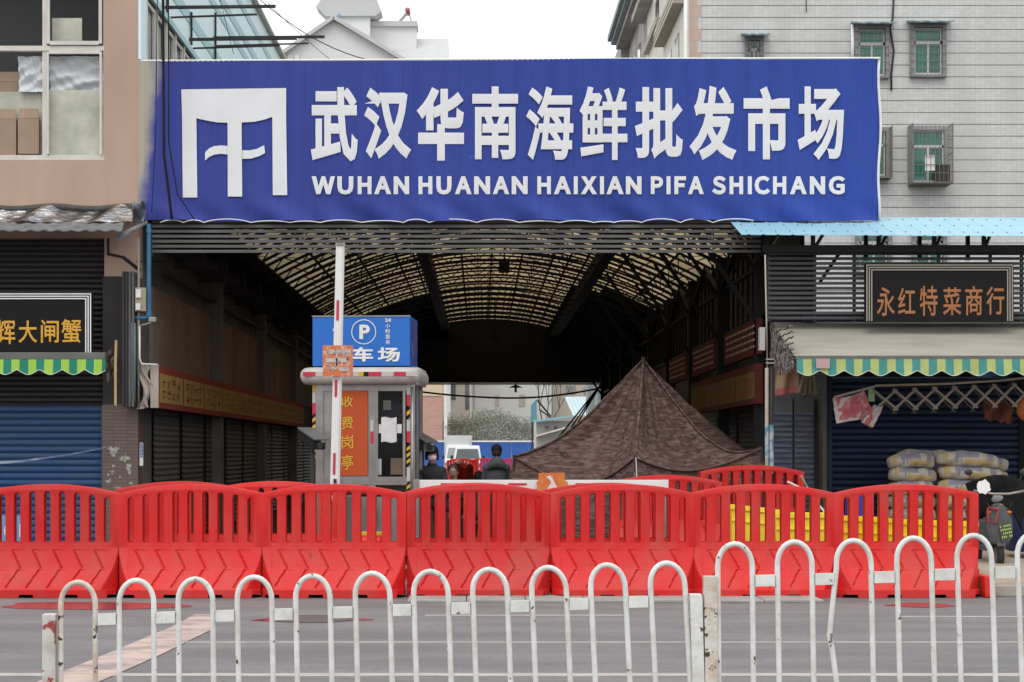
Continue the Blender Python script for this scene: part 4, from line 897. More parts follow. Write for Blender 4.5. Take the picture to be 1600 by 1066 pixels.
# ============================================================ FAR BUILDINGS
m_vil = mat('villa_wall', (.70, .70, .70), .85, col2=(.64, .64, .64), scale=.15, amt=.8)
m_vrf = mat('villa_roof', (.52, .53, .52), .8, col2=(.46, .46, .46), scale=.4, amt=.6)
V = 20.0; VY = Yd(V)
vi = thing('gabled_house', (X(560, V), VY, 0), 'tall pale grey gabled house with tower far behind the billboard', 'house')
gx0, gx1, ga = X(440, V), X(630, V), X(522, V); gz0 = Z(86, V)
MB().prism([(gx0, 0), (gx1, 0), (gx1, Z(95, V)), (ga, Z(33, V)), (gx0, Z(83, V))], VY, VY + 12).build('wall', m_vil, vi)
for a, b in (((X(432, V), Z(91, V)), (ga, Z(29, V))), ((ga, Z(29, V)), (X(640, V), Z(100, V)))):
    MB().bar((a[0], VY + 5.6, a[1]), (b[0], VY + 5.6, b[1]), 12.4, .28).build('gable_roof', m_vrf, vi)
MB().box(X(508, V), X(575, V), VY + 2.5, VY + 4.4, 0, Z(15, V)).build('tower', m_vil, vi)
MB().prism([(X(490, V), Z(0, V)), (X(506, V), Z(16, V)), (X(584, V), Z(15, V)), (X(594, V), Z(8, V)), (X(585, V), Z(-14, V)), (X(500, V), Z(-14, V))], VY + 2.2, VY + 4.6).build('tower_roof', m_vrf, vi)
MB().box(X(572, V), X(648, V), VY + 4, VY + 6, 0, Z(40, 19.5)).build('annex', m_vil, vi)
MB().box(X(570, V), X(650, V), VY + 3.7, VY + 6.2, Z(42, 19.5), Z(34, 19.5)).build('annex_roof', m_vrf, vi)
rf = MB(); rf.add([(X(590, 19.7), VY + 2, Z(100, 19.7)), (X(703, 19.7), VY + 2, Z(100, 19.7)), (X(701, 19.25), VY + 6, Z(63, 19.25)), (X(590, 19.25), VY + 6, Z(65, 19.25))], [(0, 1, 2, 3)]); rf.build('rear_roof', m_vrf, vi, solid=.3)
MB().box(X(595, V), X(702, V), VY + 3, VY + 11, 0, Z(101, V)).build('wall', m_vil, vi)
wv_ = MB().box(X(448, V), X(469, V), VY - .08, VY - .02, Z(94, V), Z(85, V)).build('window', m_frm, vi)
for k in range(2): MB().box(X(450 + k * 10, V), X(458 + k * 10, V), VY - .12, VY - .09, Z(93, V), Z(86, V)).build('pane', M_white, wv_)
m_ptk = mat('tank_pink', (.42, .12, .12), .5)
t_ = thing('solar_water_heater', (X(637, V), VY + 4.2, Z(34, V)), 'solar water heater with reddish round tank on the far roof', 'water heater')
MB().tube([(X(637, 19.5), VY + 3.6, Z(17, 19.5)), (X(637, 19.5), VY + 5, Z(17, 19.5))], .2, 12).build('tank', m_ptk, t_, smooth=True)
MB().bar((X(636, 19.5), VY + 4.2, Z(19, 19.5)), (X(624, 19.5), VY + 4.2, Z(33, 19.5)), .8, .12).build('collector', m_vrf, t_); MB().bar((X(639, 19.5), VY + 4.2, Z(20, 19.5)), (X(643, 19.5), VY + 4.2, Z(34, 19.5)), .1).build('leg', M_alu, t_)
t_ = MB().tube([(X(528, V), VY + 1, Z(33, V)), (X(528, V), VY + 1, Z(24, V))], [.22, .2], 10).ell((X(528, V), VY + 1, Z(20, V)), (.18, .18, .22), 10, 6)
t_.build('roof_finial', mat('finial_blue', (.25, .35, .45), .5), vi, smooth=True)
# other far buildings seen through the hall
def farb(name, px0, px1, py, s, d, m, lab, wins=(), wm=None):
    t_ = thing(name, (X((px0 + px1) / 2, s), Yd(s), 0), lab, 'building')
    MB().box(X(px0, s), X(px1, s), Yd(s), Yd(s) + d, 0, Z(py, s)).build('wall', m, t_)
    for (a, b, c, e) in wins: MB().box(X(a, s), X(b, s), Yd(s) - .06, Yd(s) - .01, Z(e, s), Z(c, s)).build('window', wm or M_glass, t_)
    return t_
m_rb = tile_mat('red_brick_far', (.56, .29, .22), (.49, .25, .19), (.44, .32, .28), .5, .22, msize=.03, offset=.5)
m_fb = mat('far_beige', (.66, .53, .38), .9, col2=(.56, .45, .32), scale=.5, amt=.6)  # far wall colours are lightened, with distance haze put into them
m_fw = mat('far_white', (.60, .60, .57), .9, col2=(.48, .48, .46), scale=.3, amt=.7)
m_fg = mat('far_grey', (.48, .42, .35), .9, col2=(.38, .33, .28), scale=.4, amt=.6)
t_ = farb('brick_building', 560, 691, 619, 22, 8, m_rb, 'red brick building with cream top seen through the hall')
MB().box(X(560, 22), X(691, 22), Yd(22) - .05, Yd(22) + 8, Z(618.9, 22) + .002, 9).build('cream_storey', m_fb, t_)
MB().tube([(X(696, 22), Yd(22), 0), (X(696, 22), Yd(22), 9)], .12, 8).build('drain_pipe', M_white, t_)
MB().box(X(694, 22), X(699, 22), Yd(22) - .3, Yd(22) - .1, Z(666, 22), Z(657, 22)).build('meter_box', M_white, t_)
farb('plaster_building', 700, 735, 500, 19, 8, m_fg, 'brown plastered building far behind the hall', [(727, 733, 590, 640), (704, 712, 600, 625)])
farb('white_building', 736, 862, 520, 18.2, 8, m_fw, 'long pale building with shuttered vents far behind the hall',
     [(740, 742, 590, 640), (774, 780, 617, 635), (811, 821, 617, 635)], m_cor)
farb('tan_building', 863, 1010, 500, 17.8, 8, m_fg, 'pale brown building at the right of the rear opening', [(884, 900, 603, 616), (912, 927, 605, 616)], m_cage2)
# small blue roofed house
bh = thing('blue_roofed_shed', (X(890, 28), Yd(28), 0), 'small shop with pale blue sheet roofs and a red lettered board beyond the hall', 'shed')
m_lr = mat('pale_roof_sheet', (.50, .60, .64), .5, col2=(.42, .52, .56), scale=2, amt=.6); m_ink = mat('red_ink', (.3, .04, .04), .7)
MB().box(X(838, 28), X(960, 28), Yd(28), Yd(28) + 5, 0, Z(658, 28)).build('wall', m_fw, bh)
MB().grid(lambda u, v: (X(885 + 65 * u + 9 * v, 28), Yd(28) + 3 - 3.4 * v, Z(618 + 32 * v, 28) + (.07 if int(u * 64) % 6 == 0 else 0)), 64, 2).build('sheet_roof', m_lr, bh)
MB().bar((X(832, 28), Yd(28) - .5, Z(659, 28)), (X(895, 28), Yd(28) - .5, Z(651, 28)), 1.2, .12).build('lower_roof', m_can, bh)
MB().bar((X(836, 28), Yd(28) - .5, Z(682, 28)), (X(885, 28), Yd(28) - .5, Z(668, 28)), .9, .1).build('awning', m_sw, bh)
MB().prism([(X(829, 28), Z(664, 28)), (X(838, 28), Z(658, 28)), (X(838, 28), Z(624, 28)), (X(829, 28), Z(634, 28))], Yd(28) - 1, Yd(28) - .7).build('green_board', mat('green_board', (.12, .30, .30), .6, col2=(.1, .3, .5), scale=1, amt=.8), bh)
MB().bar((X(839, 28), Yd(28) - .6, Z(626, 28)), (X(860, 28), Yd(28) - .6, Z(651, 28)), .1).bar((X(842, 28), Yd(28) - .6, Z(640, 28)), (X(862, 28), Yd(28) - .6, Z(655, 28)), .08).build('roof_brace', M_dark, bh)
MB().tube([(X(831, 28), Yd(28) - 1, 0), (X(831, 28), Yd(28) - 1, Z(660, 28))], .05, 6).build('post', M_dark, bh)
for ch, a, b in (('只', 851, 857), ('包', 865, 871)): letter('character', ch, .02, m_ink, bh, (X(a, 28), Yd(28) - .01, Z(672, 28)), (1, 0, 0), (0, 0, 1), .24, .22)
# blue site wall, shrubs, lamp post / tree
m_bwall = mat('site_blue', (.035, .12, .42), .6, col2=(.03, .10, .36), scale=.6, amt=.7)
bw = thing('site_fence', (X(760, 22.5), Yd(22.5), 0), 'blue site hoarding with pale top rail behind the parked vans', 'fence')
xx = X(640, 22.5)
while xx < X(960, 22.5): MB().box(xx, xx + 1.16, Yd(22.5), Yd(22.5) + .08, 0, Z(691, 22.5)).build('panel', m_bwall, bw); xx += 1.18
MB().box(X(640, 22.5), X(960, 22.5), Yd(22.5) - .05, Yd(22.5) + .12, Z(691, 22.5), Z(688.5, 22.5)).build('top_rail', M_white, bw)
m_leaf = mat('winter_leaf', (.17, .19, .14), .9, col2=(.24, .245, .19), scale=1, amt=.8)
sh_ = MB(); rnd = random.Random(11)
for k in range(15000):
    u = rnd.random(); x = X(692, 21.4) + (X(842, 21.4) - X(692, 21.4)) * u
    top = Z(648 + 6 * math.sin(u * 9) + 10 * abs(u - .35), 21.4) + rnd.gauss(0, .25); z = 1.6 + (top - 1.6) * rnd.random() ** .75; y = Yd(21.4) + rnd.uniform(-1.5, 1)
    s_ = rnd.uniform(.03, .08); a = rnd.uniform(0, 6.28); d = Vector((math.cos(a), rnd.uniform(-1, 1), math.sin(a))).normalized(); e = Vector((rnd.uniform(-1, 1), rnd.uniform(-1, 1), rnd.uniform(-1, 1))).normalized()
    p = Vector((x, y, z)); sh_.add([p, p + d * s_ * 2.4, p + e * s_], [(0, 1, 2)])
sh_.build('thicket', m_leaf, kind='stuff', label='grey green winter thicket behind the blue hoarding', cat='shrubs')
bt = MB(); rnd = random.Random(5)
def branch(p, d, l, r, n):
    q = p + d * l; bt.tube([p, q], [r, r * .6], 4, cap=False)
    if n == 0: return
    for _ in range(3):
        e = (d + Vector((rnd.uniform(-.8, .8), rnd.uniform(-.5, .5), rnd.uniform(-.1, .6)))).normalized(); branch(q, e, l * .68, r * .6, n - 1)
p = Vector((X(851, 26.5), Yd(26.5), 0)); branch(p, Vector((0, 0, 1)), 2.6, .09, 5)
bt.build('bare_tree', mat('bark', (.15, .13, .12), .9), label='bare winter tree beyond the hall near the small blue roofed shop', cat='tree')
cable([(X(640, 50), 62, Z(610, 50)), (X(760, 50), 62, Z(621, 50)), (X(850, 50), 62, Z(620, 50)), (X(950, 50), 62, Z(604, 50))], .03, 'thick black cable sagging across the rear opening of the hall', .03)

# ============================================================ VANS (far)
m_van = mat('van_white', (.62, .63, .62), .35, col2=(.5, .51, .5), scale=1, amt=.5, coat=.3)
def van(x, y, w_, h_, lab, box=False):
    v_ = thing('parked_van', (x, y, 0), lab, 'van'); a, b = x - w_ / 2, x + w_ / 2
    prof = [(y, .35), (y - .02, .95), (y + .35, 1.15), (y + .85, h_ - .12), (y + 1.1, h_), (y + 3.6, h_), (y + 3.75, h_ - .3), (y + 3.8, .35)]
    n = len(prof); mb = MB()
    top = lambda z: .5 * w_ * (1 if z < 1.2 else 1 - .14 * (z - 1.2) / (h_ - 1.2))
    L_ = [(x - top(p[1]), p[0], p[1]) for p in prof]; R__ = [(x + top(p[1]), p[0], p[1]) for p in prof]
    mb.add(L_ + R__, [tuple(range(n)), tuple(range(2 * n - 1, n - 1, -1))] + [(i, i + n, (i + 1) % n + n, (i + 1) % n) for i in range(n)])
    mb.build('body', m_van, v_, bevel=.05)
    wz0, wz1 = 1.18, h_ - .2; f = lambda z: y + .35 + (z - 1.15) / (h_ - .12 - 1.15) * .5 - .03
    MB().add([(x - top(wz0) + .1, f(wz0), wz0), (x + top(wz0) - .1, f(wz0), wz0), (x + top(wz1) - .12, f(wz1), wz1), (x - top(wz1) + .12, f(wz1), wz1)], [(0, 1, 2, 3)]).build('windscreen', M_glass, v_)
    for s_ in (-1, 1):
        MB().box(x + s_ * .55 * w_ / 1.3 - .12, x + s_ * .55 * w_ / 1.3 + .12, y - .05, y + .02, .72, .9).build('headlight', M_alu, v_)
        MB().ell((x + s_ * (w_ / 2 + .12), y + .45, 1.25), (.09, .06, .13), 8, 6).build('mirror', M_dark, v_, smooth=True)
        for yy in (y + .7, y + 3.0):
            mbw = MB().tube([(x + s_ * (w_ / 2 - .2), yy, .31), (x + s_ * (w_ / 2 + .005), yy, .31)], .31, 18); mbw.build('wheel', M_tyre, v_)
    MB().box(x - w_ / 2 + .05, x + w_ / 2 - .05, y - .07, y + .02, .38, .55).build('bumper', M_dark, v_); MB().box(x - .22, x + .22, y - .09, y - .075, .42, .53).build('number_plate', m_bwall, v_)
    MB().box(x - .4, x + .4, y - .04, y - .005, .72, .85).build('grille', M_dark, v_)
    if box: MB().box(x - w_ / 2 - .06, x + w_ / 2 + .06, y + 1.25, y + 4.6, .6, h_ + .55).build('cargo_box', m_van, v_, bevel=.03)
    return v_
van(X(716.5, 25), 120, 1.55, 2.0, 'white box van with a tall cargo box beyond the hall', True)
van(X(731, 27), 112, 1.55, 1.92, 'white minivan parked in front of the box van', False)

# ============================================================ RED BARRIERS
BW, BD = 1.565, .07
def barrier_mesh():
    cu = bpy.data.curves.new('b', 'CURVE'); cu.dimensions = '2D'; cu.fill_mode = 'BOTH'; cu.extrude = BD - .012; cu.bevel_depth = .012; cu.bevel_resolution = 1; cu.resolution_u = 4
    def spl(pts):
        s_ = cu.splines.new('POLY'); s_.points.add(len(pts) - 1); s_.use_cyclic_u = True
        for q, p in enumerate(pts): s_.points[q].co = (p[0], p[1], 0, 1)
    hw = BW / 2; top = lambda x: 1.135 + .098 * (1 - (x / hw) ** 2)
    out = [(-hw, .45), (hw, .45)] + [(hw - 2 * hw * i / 24, top(hw - 2 * hw * i / 24) - .012) for i in range(25)]
    spl(out)
    for k in range(9):
        cx = (k - 4) * .1645; r = .044; zt = top(cx) - .066 - r; zb = .565 + r
        pts = [(cx + r * math.cos(a), zt + r * math.sin(a)) for a in [math.pi * i / 6 for i in range(7)]] + [(cx + r * math.cos(a), zb + r * math.sin(a)) for a in [math.pi + math.pi * i / 6 for i in range(7)]]
        spl(pts)
    o = bpy.data.objects.new('b', cu); COL.objects.link(o)
    me = bpy.data.meshes.new_from_object(o.evaluated_get(bpy.context.evaluated_depsgraph_get()))
    mb = MB(); mb.add([(v.co.x, -v.co.z, v.co.y) for v in me.vertices], [tuple(p.vertices) for p in me.polygons])
    bpy.data.objects.remove(o); bpy.data.meshes.remove(me)
    hw -= .003
    def prof(z):
        if z >= .56: return -.004
        if z > .30: t = (.56 - z) / .26; return .085 * t ** 1.3
        if z > .085: return .085 + (.30 - z) / .215 * .135
        return .225
    def relief(x, z):
        p = .226
        if abs(x) > hw - .10 - .3 * max(0, .3 - z): return 0
        if .31 < z < .51: ph = ((x + .55 * (z - .31) + 10) / p) % 1
        elif .105 < z <= .30: ph = ((x - .60 * (z - .30) + 10.02) / p) % 1
        else: return 0
        if z > .497 and ph < .20: return -.015
        return -.018 if ph < .07 else -.008 * (1 - ph)
    zl = [0, .03, .083, .088] + [.088 + (.565 - .088) * i / 40 for i in range(1, 41)] + [.60]
    NXb = 190
    for side in (-1, 1):
        def f(u, v):
            x = -hw + 2 * hw * u; z = zl[int(round(v * (len(zl) - 1)))]
            ed = hw - abs(x); pr = min(prof(z), .0 + max(0, (ed + .015)) * 1.35 if z > .084 else .225)
            if z <= .084: pr = min(.225, (ed + .06) * 1.6)
            pr += relief(x, z) if side == -1 or True else 0
            if z < .031 and z >= 0:      # feet cut-outs
                ph = ((x + 10.0) / .48) % 1
                if .30 < ph < .62: z = .034
            return (x, side * (BD - .003 + pr), z)
        mb.grid(f, NXb, len(zl) - 1)
    for sx in (-1, 1):   # end caps
        pts = []
        for z in zl: pts.append((min(prof(z), .02 if z > .084 else .09), z))
        poly = [(BD - .004 + a, z) for a, z in pts] + [(-BD + .004 - a, z) for a, z in reversed(pts)]
        mb.add([(sx * hw, y, z) for y, z in poly], [tuple(range(len(poly)))])
    # joint lugs
    mb.box(hw - .01, hw + .03, -.03, .03, .2, .3); mb.box(-hw - .03, -hw + .01, -.03, .03, .34, .44)
    m = mb.mesh('traffic_barrier', M_red, smooth=False)
    for p_ in m.polygons:
        n_ = p_.normal; p_.use_smooth = True
    m.polygons.foreach_set('use_smooth', [True] * len(m.polygons))
    try: m.set_sharp_from_angle(angle=R(32))
    except Exception: pass
    return m
bme = barrier_mesh()
names = ['red plastic barrier at the left end of the front row, cut by the frame', 'second red plastic barrier from the left in the front row', 'third red plastic barrier from the left, in front of the toll booth',
         'fourth red plastic barrier in the front row, under the boom sign', 'fifth red plastic barrier in the front row, before the tent', 'sixth red plastic barrier in the front row, before yellow tubs', 'last red plastic barrier at the right end of the front row']
for k, cx in enumerate((76, 299.5, 522.5, 747.5, 972, 1191.5, 1414.5)):
    o = link(bme, 'traffic_barrier', (X(cx, 141.7), 21.87 + random.uniform(-.02, .02), .004), None, label=names[k], cat='traffic barrier', group='red water barriers')
    o.rotation_euler.z = random.uniform(-.008, .008)
link(bme, 'traffic_barrier', (X(-147, 141.7), 21.87, .004), None, label='red plastic barrier beyond the left edge of the frame', cat='traffic barrier', group='red water barriers')
ec = MB().box(X(1526, 141), X(1541, 141), 21.62, 22.1, .004, .235).build('barrier_joint_block', M_red, label='low red block at the right foot of the last barrier', cat='barrier block', bevel=.015)
back = [(283, 23.9, .0, 'left red barrier half seen behind the second front barrier'), (430, 24.0, .03, 'red barrier behind the left of the toll booth'),
        (742, 22.75, .01, 'red barrier standing right behind the fourth front barrier'), (948, 22.8, -.01, 'red barrier standing right behind the fifth front barrier'),
        (1040, 28.1, .0, 'red barrier showing its top in front of the tent edge'), (1174, 29.35, .16, 'red barrier turned slightly away, behind the slim pole right of the tent')]
for px, y, rz, lab in back:
    o = link(bme, 'traffic_barrier', (X(px, 3100 / y), y, (.16 if px > 1100 else .03) if y > 24.4 else .004), None, label=lab, cat='traffic barrier', group='red water barriers'); o.rotation_euler.z = rz
for k, (x, y, rz) in enumerate(((-.35, 56, 1.45), (-.5, 60, 1.5), (-.75, 72, 1.5), (-.9, 84, 1.4), (.3, 104, 0), (1.9, 104, 0), (-.9, 98, .4))):
    o = link(bme, 'traffic_barrier', (x, y, .004), None, cat='traffic barrier', group='red water barriers',
             label=['nearest of the small distant red barriers lined up inside the hall', 'second of the distant red barriers lined up inside the hall', 'third distant red barrier in the line inside the hall', 'distant red barrier at the far end of the line', 'distant red barrier facing front, left of the man in grey', 'distant red barrier facing front, right of the man in grey', 'distant slanted red barrier before the vans'][k]); o.rotation_euler.z = rz

# ============================================================ TOLL BOOTH
B = 110.0; BY = Yd(B)
tb = thing('toll_booth', (X(574, B), BY + .7, 0), 'stainless steel parking toll booth with blue roof sign and orange door panel', 'booth')
x0, x1 = X(497, B), X(652, B); zr = Z(600, B)
m_cw = mat('booth_white', (.50, .48, .45), .4, col2=(.36, .33, .30), scale=3, amt=.7, coat=.1)
# rounded roof collar
def rrect(cx, cy, hx, hy, r, n=6):
    pts = []
    for qx, qy, a0 in ((1, 1, 0), (-1, 1, 90), (-1, -1, 180), (1, -1, 270)):
        for k in range(n + 1):
            a = R(a0 + 90 * k / n); pts.append((cx + qx * (hx - r) + r * math.cos(a), cy + qy * (hy - r) + r * math.sin(a)))
    return pts
def roof(zc, rr, hx, hy):
    prs = rrect(X(567, B), BY + .72, hx, hy, .22); n = len(prs); cx = X(567, B); cy = BY + .72
    def f(u, v):
        i = int(round(u * n)) % n; a = math.pi * (v - .5) ; k = math.cos(a) * rr; d = Vector((prs[i][0] - cx, prs[i][1] - cy)).normalized()
        return (prs[i][0] + d.x * (k - rr), prs[i][1] + d.y * (k - rr), zc + math.sin(a) * rr)
    return MB().grid(f, n, 10, closed_u=True)
rz_ = Z(585.5, 112)
r0 = roof(rz_, .12, .86, .92)
r0.box(x0 - .05, x1 + .05, BY, BY + 1.4, rz_ - .12, rz_ + .123).build('roof_collar', m_cw, tb, smooth=True)
m_rd = mat('tape_red', (.50, .03, .05), .5); m_gy = mat('tape_silver', (.48, .46, .44), .4); m_yl = mat('tape_yellow', (.62, .38, .02), .5)
px = 480; k = 0
for a, b, m in ((480, 500, m_rd), (500, 512, m_gy), (536, 551, m_rd), (551, 567, m_gy), (567, 575, m_yl), (575, 583, M_black), (583, 603, m_rd), (603, 622, m_gy), (622, 641, m_rd), (641, 659, m_gy)):
    MB().box(X(a, B), X(b, B) - .004, BY - .204, BY - .196, Z(589, B), Z(582, B)).build('roof_tape', m, tb)
# body
MB().box(x0, x1, BY + .06, BY + 1.4, .0, .95).build('lower_body', M_alu, tb)
for px, w_ in ((497, 12), (580, 11), (643, 10)): MB().box(X(px, B), X(px, B) + w_ / B, BY, BY + .06, 0, zr).build('mullion', M_alu, tb)
MB().box(x0, x1, BY + .002, BY + .058, zr - .1, zr + .02).build('head_rail', M_alu, tb); MB().box(x0, x1, BY + .002, BY + .058, Z(758, B), Z(745, B)).build('sill_rail', M_alu, tb)
MB().box(x0, x1, BY + 1.34, BY + 1.4, .95, zr).build('rear_wall', M_alu, tb)
for yy in (BY + .06, BY + .7, BY + 1.3): MB().box(x1 - .06, x1, yy, yy + .06, .95, zr).build('mullion', M_alu, tb); MB().box(x0, x0 + .06, yy, yy + .06, .95, zr).build('mullion', M_alu, tb)
MB().box(x1 - .03, x1 - .02, BY + .1, BY + 1.3, .95, zr).build('window_pane', M_glass, tb); MB().box(x0 + .02, x0 + .03, BY + .1, BY + 1.3, .95, zr).build('window_pane', M_glass, tb)
MB().box(X(507, B), X(580, B), BY + .03, BY + .05, Z(745, B), zr - .1).build('door_leaf', M_alu, tb)
m_orp = mat('orange_panel', (.50, .075, .012), .55, col2=(.42, .06, .012), scale=1, amt=.6)
dp = MB().box(X(526, B), X(579, B), BY - .012, BY - .002, Z(743, B), Z(610, B)).build('orange_panel', m_orp, tb)
m_yc = mat('yellow_print', (.62, .45, .04), .6)
for ch, a, b in (('收', 620, 637), ('费', 652, 671), ('岗', 681, 702), ('亭', 712, 735)): letter('character', ch, .002, m_yc, dp, (X(538, B), BY - .016, Z(b, B)), (1, 0, .08), (0, 0, 1), 18 / B, (b - a) / B)
MB().box(X(591, B), X(634, B), BY + .02, BY + .03, Z(750, B), Z(603, B)).build('window_pane', m_cg, tb)
fr = MB().box(X(591, B), X(595, B), BY - .004, BY + .05, Z(751, B), Z(601, B)).box(X(634, B), X(638, B), BY - .004, BY + .05, Z(751, B), Z(601, B)).box(X(595, B), X(634, B), BY - .004, BY + .05, Z(751, B), Z(748, B)).box(X(595, B), X(634, B), BY - .004, BY + .05, Z(604, B), Z(601, B))
fr.build('window_frame', M_alu, tb)
MB().box(X(591, B), X(637, B), BY + .5, BY + .52, Z(752, B), Z(600, B)).build('inner_screen', M_black, tb)
m_pap = mat('paper', (.68, .66, .66), .9, col2=(.56, .55, .56), scale=14, amt=.7)
MB().grid(lambda u, v: (X(600, B) + .22 * u, BY + .004 - .012 * math.sin(3 * u) * v, Z(691, B) + .35 * v + .01 * math.sin(7 * u)), 8, 8).build('notice_paper', m_pap, tb)
MB().box(X(596, B), X(600, B) - .002, BY + .008, BY + .012, Z(677, B), Z(663, B)).box(X(625, B), X(632, B), BY + .008, BY + .012, Z(677, B), Z(663, B)).build('notice_paper', m_pap, tb)
MB().box(X(594, B), X(600, B), BY + .03, BY + .034, Z(742, B), Z(717, B)).build('notice_paper', m_pap, tb)
MB().box(X(612, B), X(633, B), BY + .25, BY + .4, Z(742, B), Z(716, B)).build('carton', m_card, tb)
MB().box(X(600, B), X(612, B), BY + .30, BY + .31, Z(640, B), Z(625, B)).build('sticker', m_film, tb)
MB().box(X(596, B), X(632, B), BY + .36, BY + .37, Z(665, B), Z(630, B)).build('blue_poster', m_dbl, tb)
MB().box(X(583, B), X(588, B), BY - .008, BY - .003, Z(674, B), Z(656, B)).build('tape_silver', m_gy, tb); MB().box(X(583, B), X(588, B), BY - .008, BY - .003, Z(693, B), Z(675, B)).build('tape_red', m_rd, tb)
def tape(px0, px1, ys):
    for a, b, m in ys:
        if m == 'h':
            n_ = max(2, int((b - a) / 5))
            for q in range(n_):
                c0 = a + (b - a) * q / n_; c1 = a + (b - a) * (q + 1) / n_
                MB().add([(X(px0, B), BY - .008, Z(c0, B)), (X(px1, B), BY - .008, Z(c0 - 4, B)), (X(px1, B), BY - .008, Z(c1 - 4, B)), (X(px0, B), BY - .008, Z(c1, B))], [(0, 1, 2, 3)]).build('hazard_tape', [M_black, m_yl][q % 2], tb)
        else: MB().box(X(px0, B), X(px1, B), BY - .008, BY - .003, Z(b, B) + .003, Z(a, B)).build('hazard_tape', m, tb)
tape(492, 497, [(598, 612, m_yl), (612, 630, m_gy), (630, 649, m_rd), (649, 672, 'h'), (672, 690, m_gy), (690, 720, 'h')])
tape(640, 645.5, [(601, 617, m_gy), (617, 635, m_rd), (638, 656, 'h'), (656, 674, m_gy), (674, 692, m_rd), (695, 730, 'h'), (730, 752, m_gy), (755, 800, 'h')])
MB().tube([(X(649, B), BY - .01, Z(605, B)), (X(649, B), BY - .01, .2)], .022, 8).build('corner_tube', M_alu, tb, smooth=True)
# roof sign box
m_sgb = mat('sign_blue', (.012, .13, .50), .4, col2=(.015, .16, .55), scale=.8, amt=.6)
sg = MB().box(X(493, B), X(645.5, B), BY - .05, BY + 1.15, Z(572, B), Z(494, B)).build('sign_box', m_sgb, tb)
MB().box(X(645.5, B) + .002, X(645.5, B) + .006, BY + .02, BY + 1.1, Z(568, B), Z(498, B)).build('side_panel', mat('torn_film', (.03, .05, .22), .6, col2=(.30, .30, .36), scale=9, amt=.9, contrast=(.58, .63), stretch=(1, 3, .6)), sg)
MB().box(X(492, B), X(646.5, B), BY - .06, BY - .05, Z(495.5, B), Z(493.5, B)).build('sign_trim', M_alu, sg)
ys_ = BY - .056
letter('character', '车', .035, M_white, sg, (X(556, B), ys_, Z(565.5, B)), (1, 0, 0), (0, 0, 1), 32 / B, 22.5 / B)
letter('character', '场', .03, M_white, sg, (X(595, B), ys_, Z(566, B)), (1, 0, 0), (0, 0, 1), 35 / B, 22.5 / B)
letter('character', '停', .03, M_white, sg, (X(515, B), ys_, Z(565.5, B)), (1, 0, 0), (0, 0, 1), 32 / B, 22.5 / B)
letter('letter_p', 'P', .04, M_white, sg, (X(566.5, B), ys_, Z(530.5, B)), (1, 0, 0), (0, 0, 1), 16.5 / B, 22.5 / B)
rg = MB(); cxr, czr = X(573.3, B), Z(519, B)
rg.grid(lambda u, v: (cxr + (.165 + .012 * v) * math.cos(6.2832 * u), ys_, czr + (.165 + .012 * v) * math.sin(6.2832 * u)), 40, 1, closed_u=True); rg.build('p_ring', M_white, sg)
letter('small_print', '24', .03, M_white, sg, (X(606.5, B), ys_, Z(504, B)), (1, 0, 0), (0, 0, 1), 9.5 / B, 6 / B)
for k, ch in enumerate('小时服务'): letter('small_print', ch, .02, M_white, sg, (X(607.5, B), ys_, Z(513.5 + k * 8.4, B)), (1, 0, 0), (0, 0, 1), 7 / B, 7 / B)
MB().add([(X(531, B), ys_, Z(505, B)), (X(538, B), ys_, Z(517, B)), (X(534.5, B), ys_, Z(517, B)), (X(534.5, B), ys_, Z(533, B)), (X(527.5, B), ys_, Z(533, B)), (X(527.5, B), ys_, Z(517, B)), (X(524, B), ys_, Z(517, B))], [(0, 1, 2, 3, 4, 5, 6)]).build('arrow', M_white, sg)
tb.rotation_euler.z = R(-3.2)

# booth island, cabinet, raised boom
MB().box(-2.9, -.55, 26.5, 30.2, .001, .16).build('booth_island', m_kerb, label='low concrete island under the toll booth', cat='island', bevel=.02)
gc = thing('gate_cabinet', (X(535, 117), 26.9, 0), 'dark grey barrier gate cabinet behind the third front barrier', 'gate cabinet')
m_gc = mat('cabinet_grey', (.11, .105, .10), .5); MB().box(X(508, 117), X(556, 117), 26.72, 27.1, .16, 1.0).build('cabinet', m_gc, gc, bevel=.015)
MB().box(X(512, 117), X(552, 117), 26.705, 26.718, .25, .9).build('cabinet_door', m_gc, gc)
bo = thing('raised_boom', (X(521, 119), 26.5, .9), 'white and red striped parking boom raised upright with an orange plate', 'boom')
m_bm = mat('boom_white', (.74, .74, .73), .4, col2=(.62, .62, .6), scale=3, amt=.5)
q = MB(); zb, zt = Z(782, 119), Z(379, 119); xb, xt = X(519.5, 119), X(528.5, 119)
q.add([(xb + dx * w_, 26.45 + dy * .05, zb) for dx, dy, w_ in ((-1, -1, .062), (.55, -1, .062), (1, -.3, .062), (1, 1, .062), (-1, 1, .062))] + [(xt + dx * .055, 26.45 + dy * .05, zt) for dx, dy in ((-1, -1), (.55, -1), (1, -.3), (1, 1), (-1, 1))],
      [(0, 1, 2, 3, 4), (9, 8, 7, 6, 5), (0, 5, 6, 1), (1, 6, 7, 2), (2, 7, 8, 3), (3, 8, 9, 4), (4, 9, 5, 0)])
q.build('arm', m_bm, bo)
for a, b in ((466, 498), (592, 619), (708, 742)):
    f = lambda py: X(519.5 + (782 - py) / 403 * 9 - 1.5, 119)
    MB().add([(f(a) - .017, 26.39, Z(a, 119)), (f(a) + .017, 26.39, Z(a, 119)), (f(b) + .017, 26.39, Z(b, 119)), (f(b) - .017, 26.39, Z(b, 119))], [(0, 1, 2, 3)]).build('red_stripe', m_rd, bo)
MB().box(X(518, 119), X(523, 119), 26.385, 26.395, Z(756, 119), Z(749, 119)).build('bolt_plate', M_dark, bo)
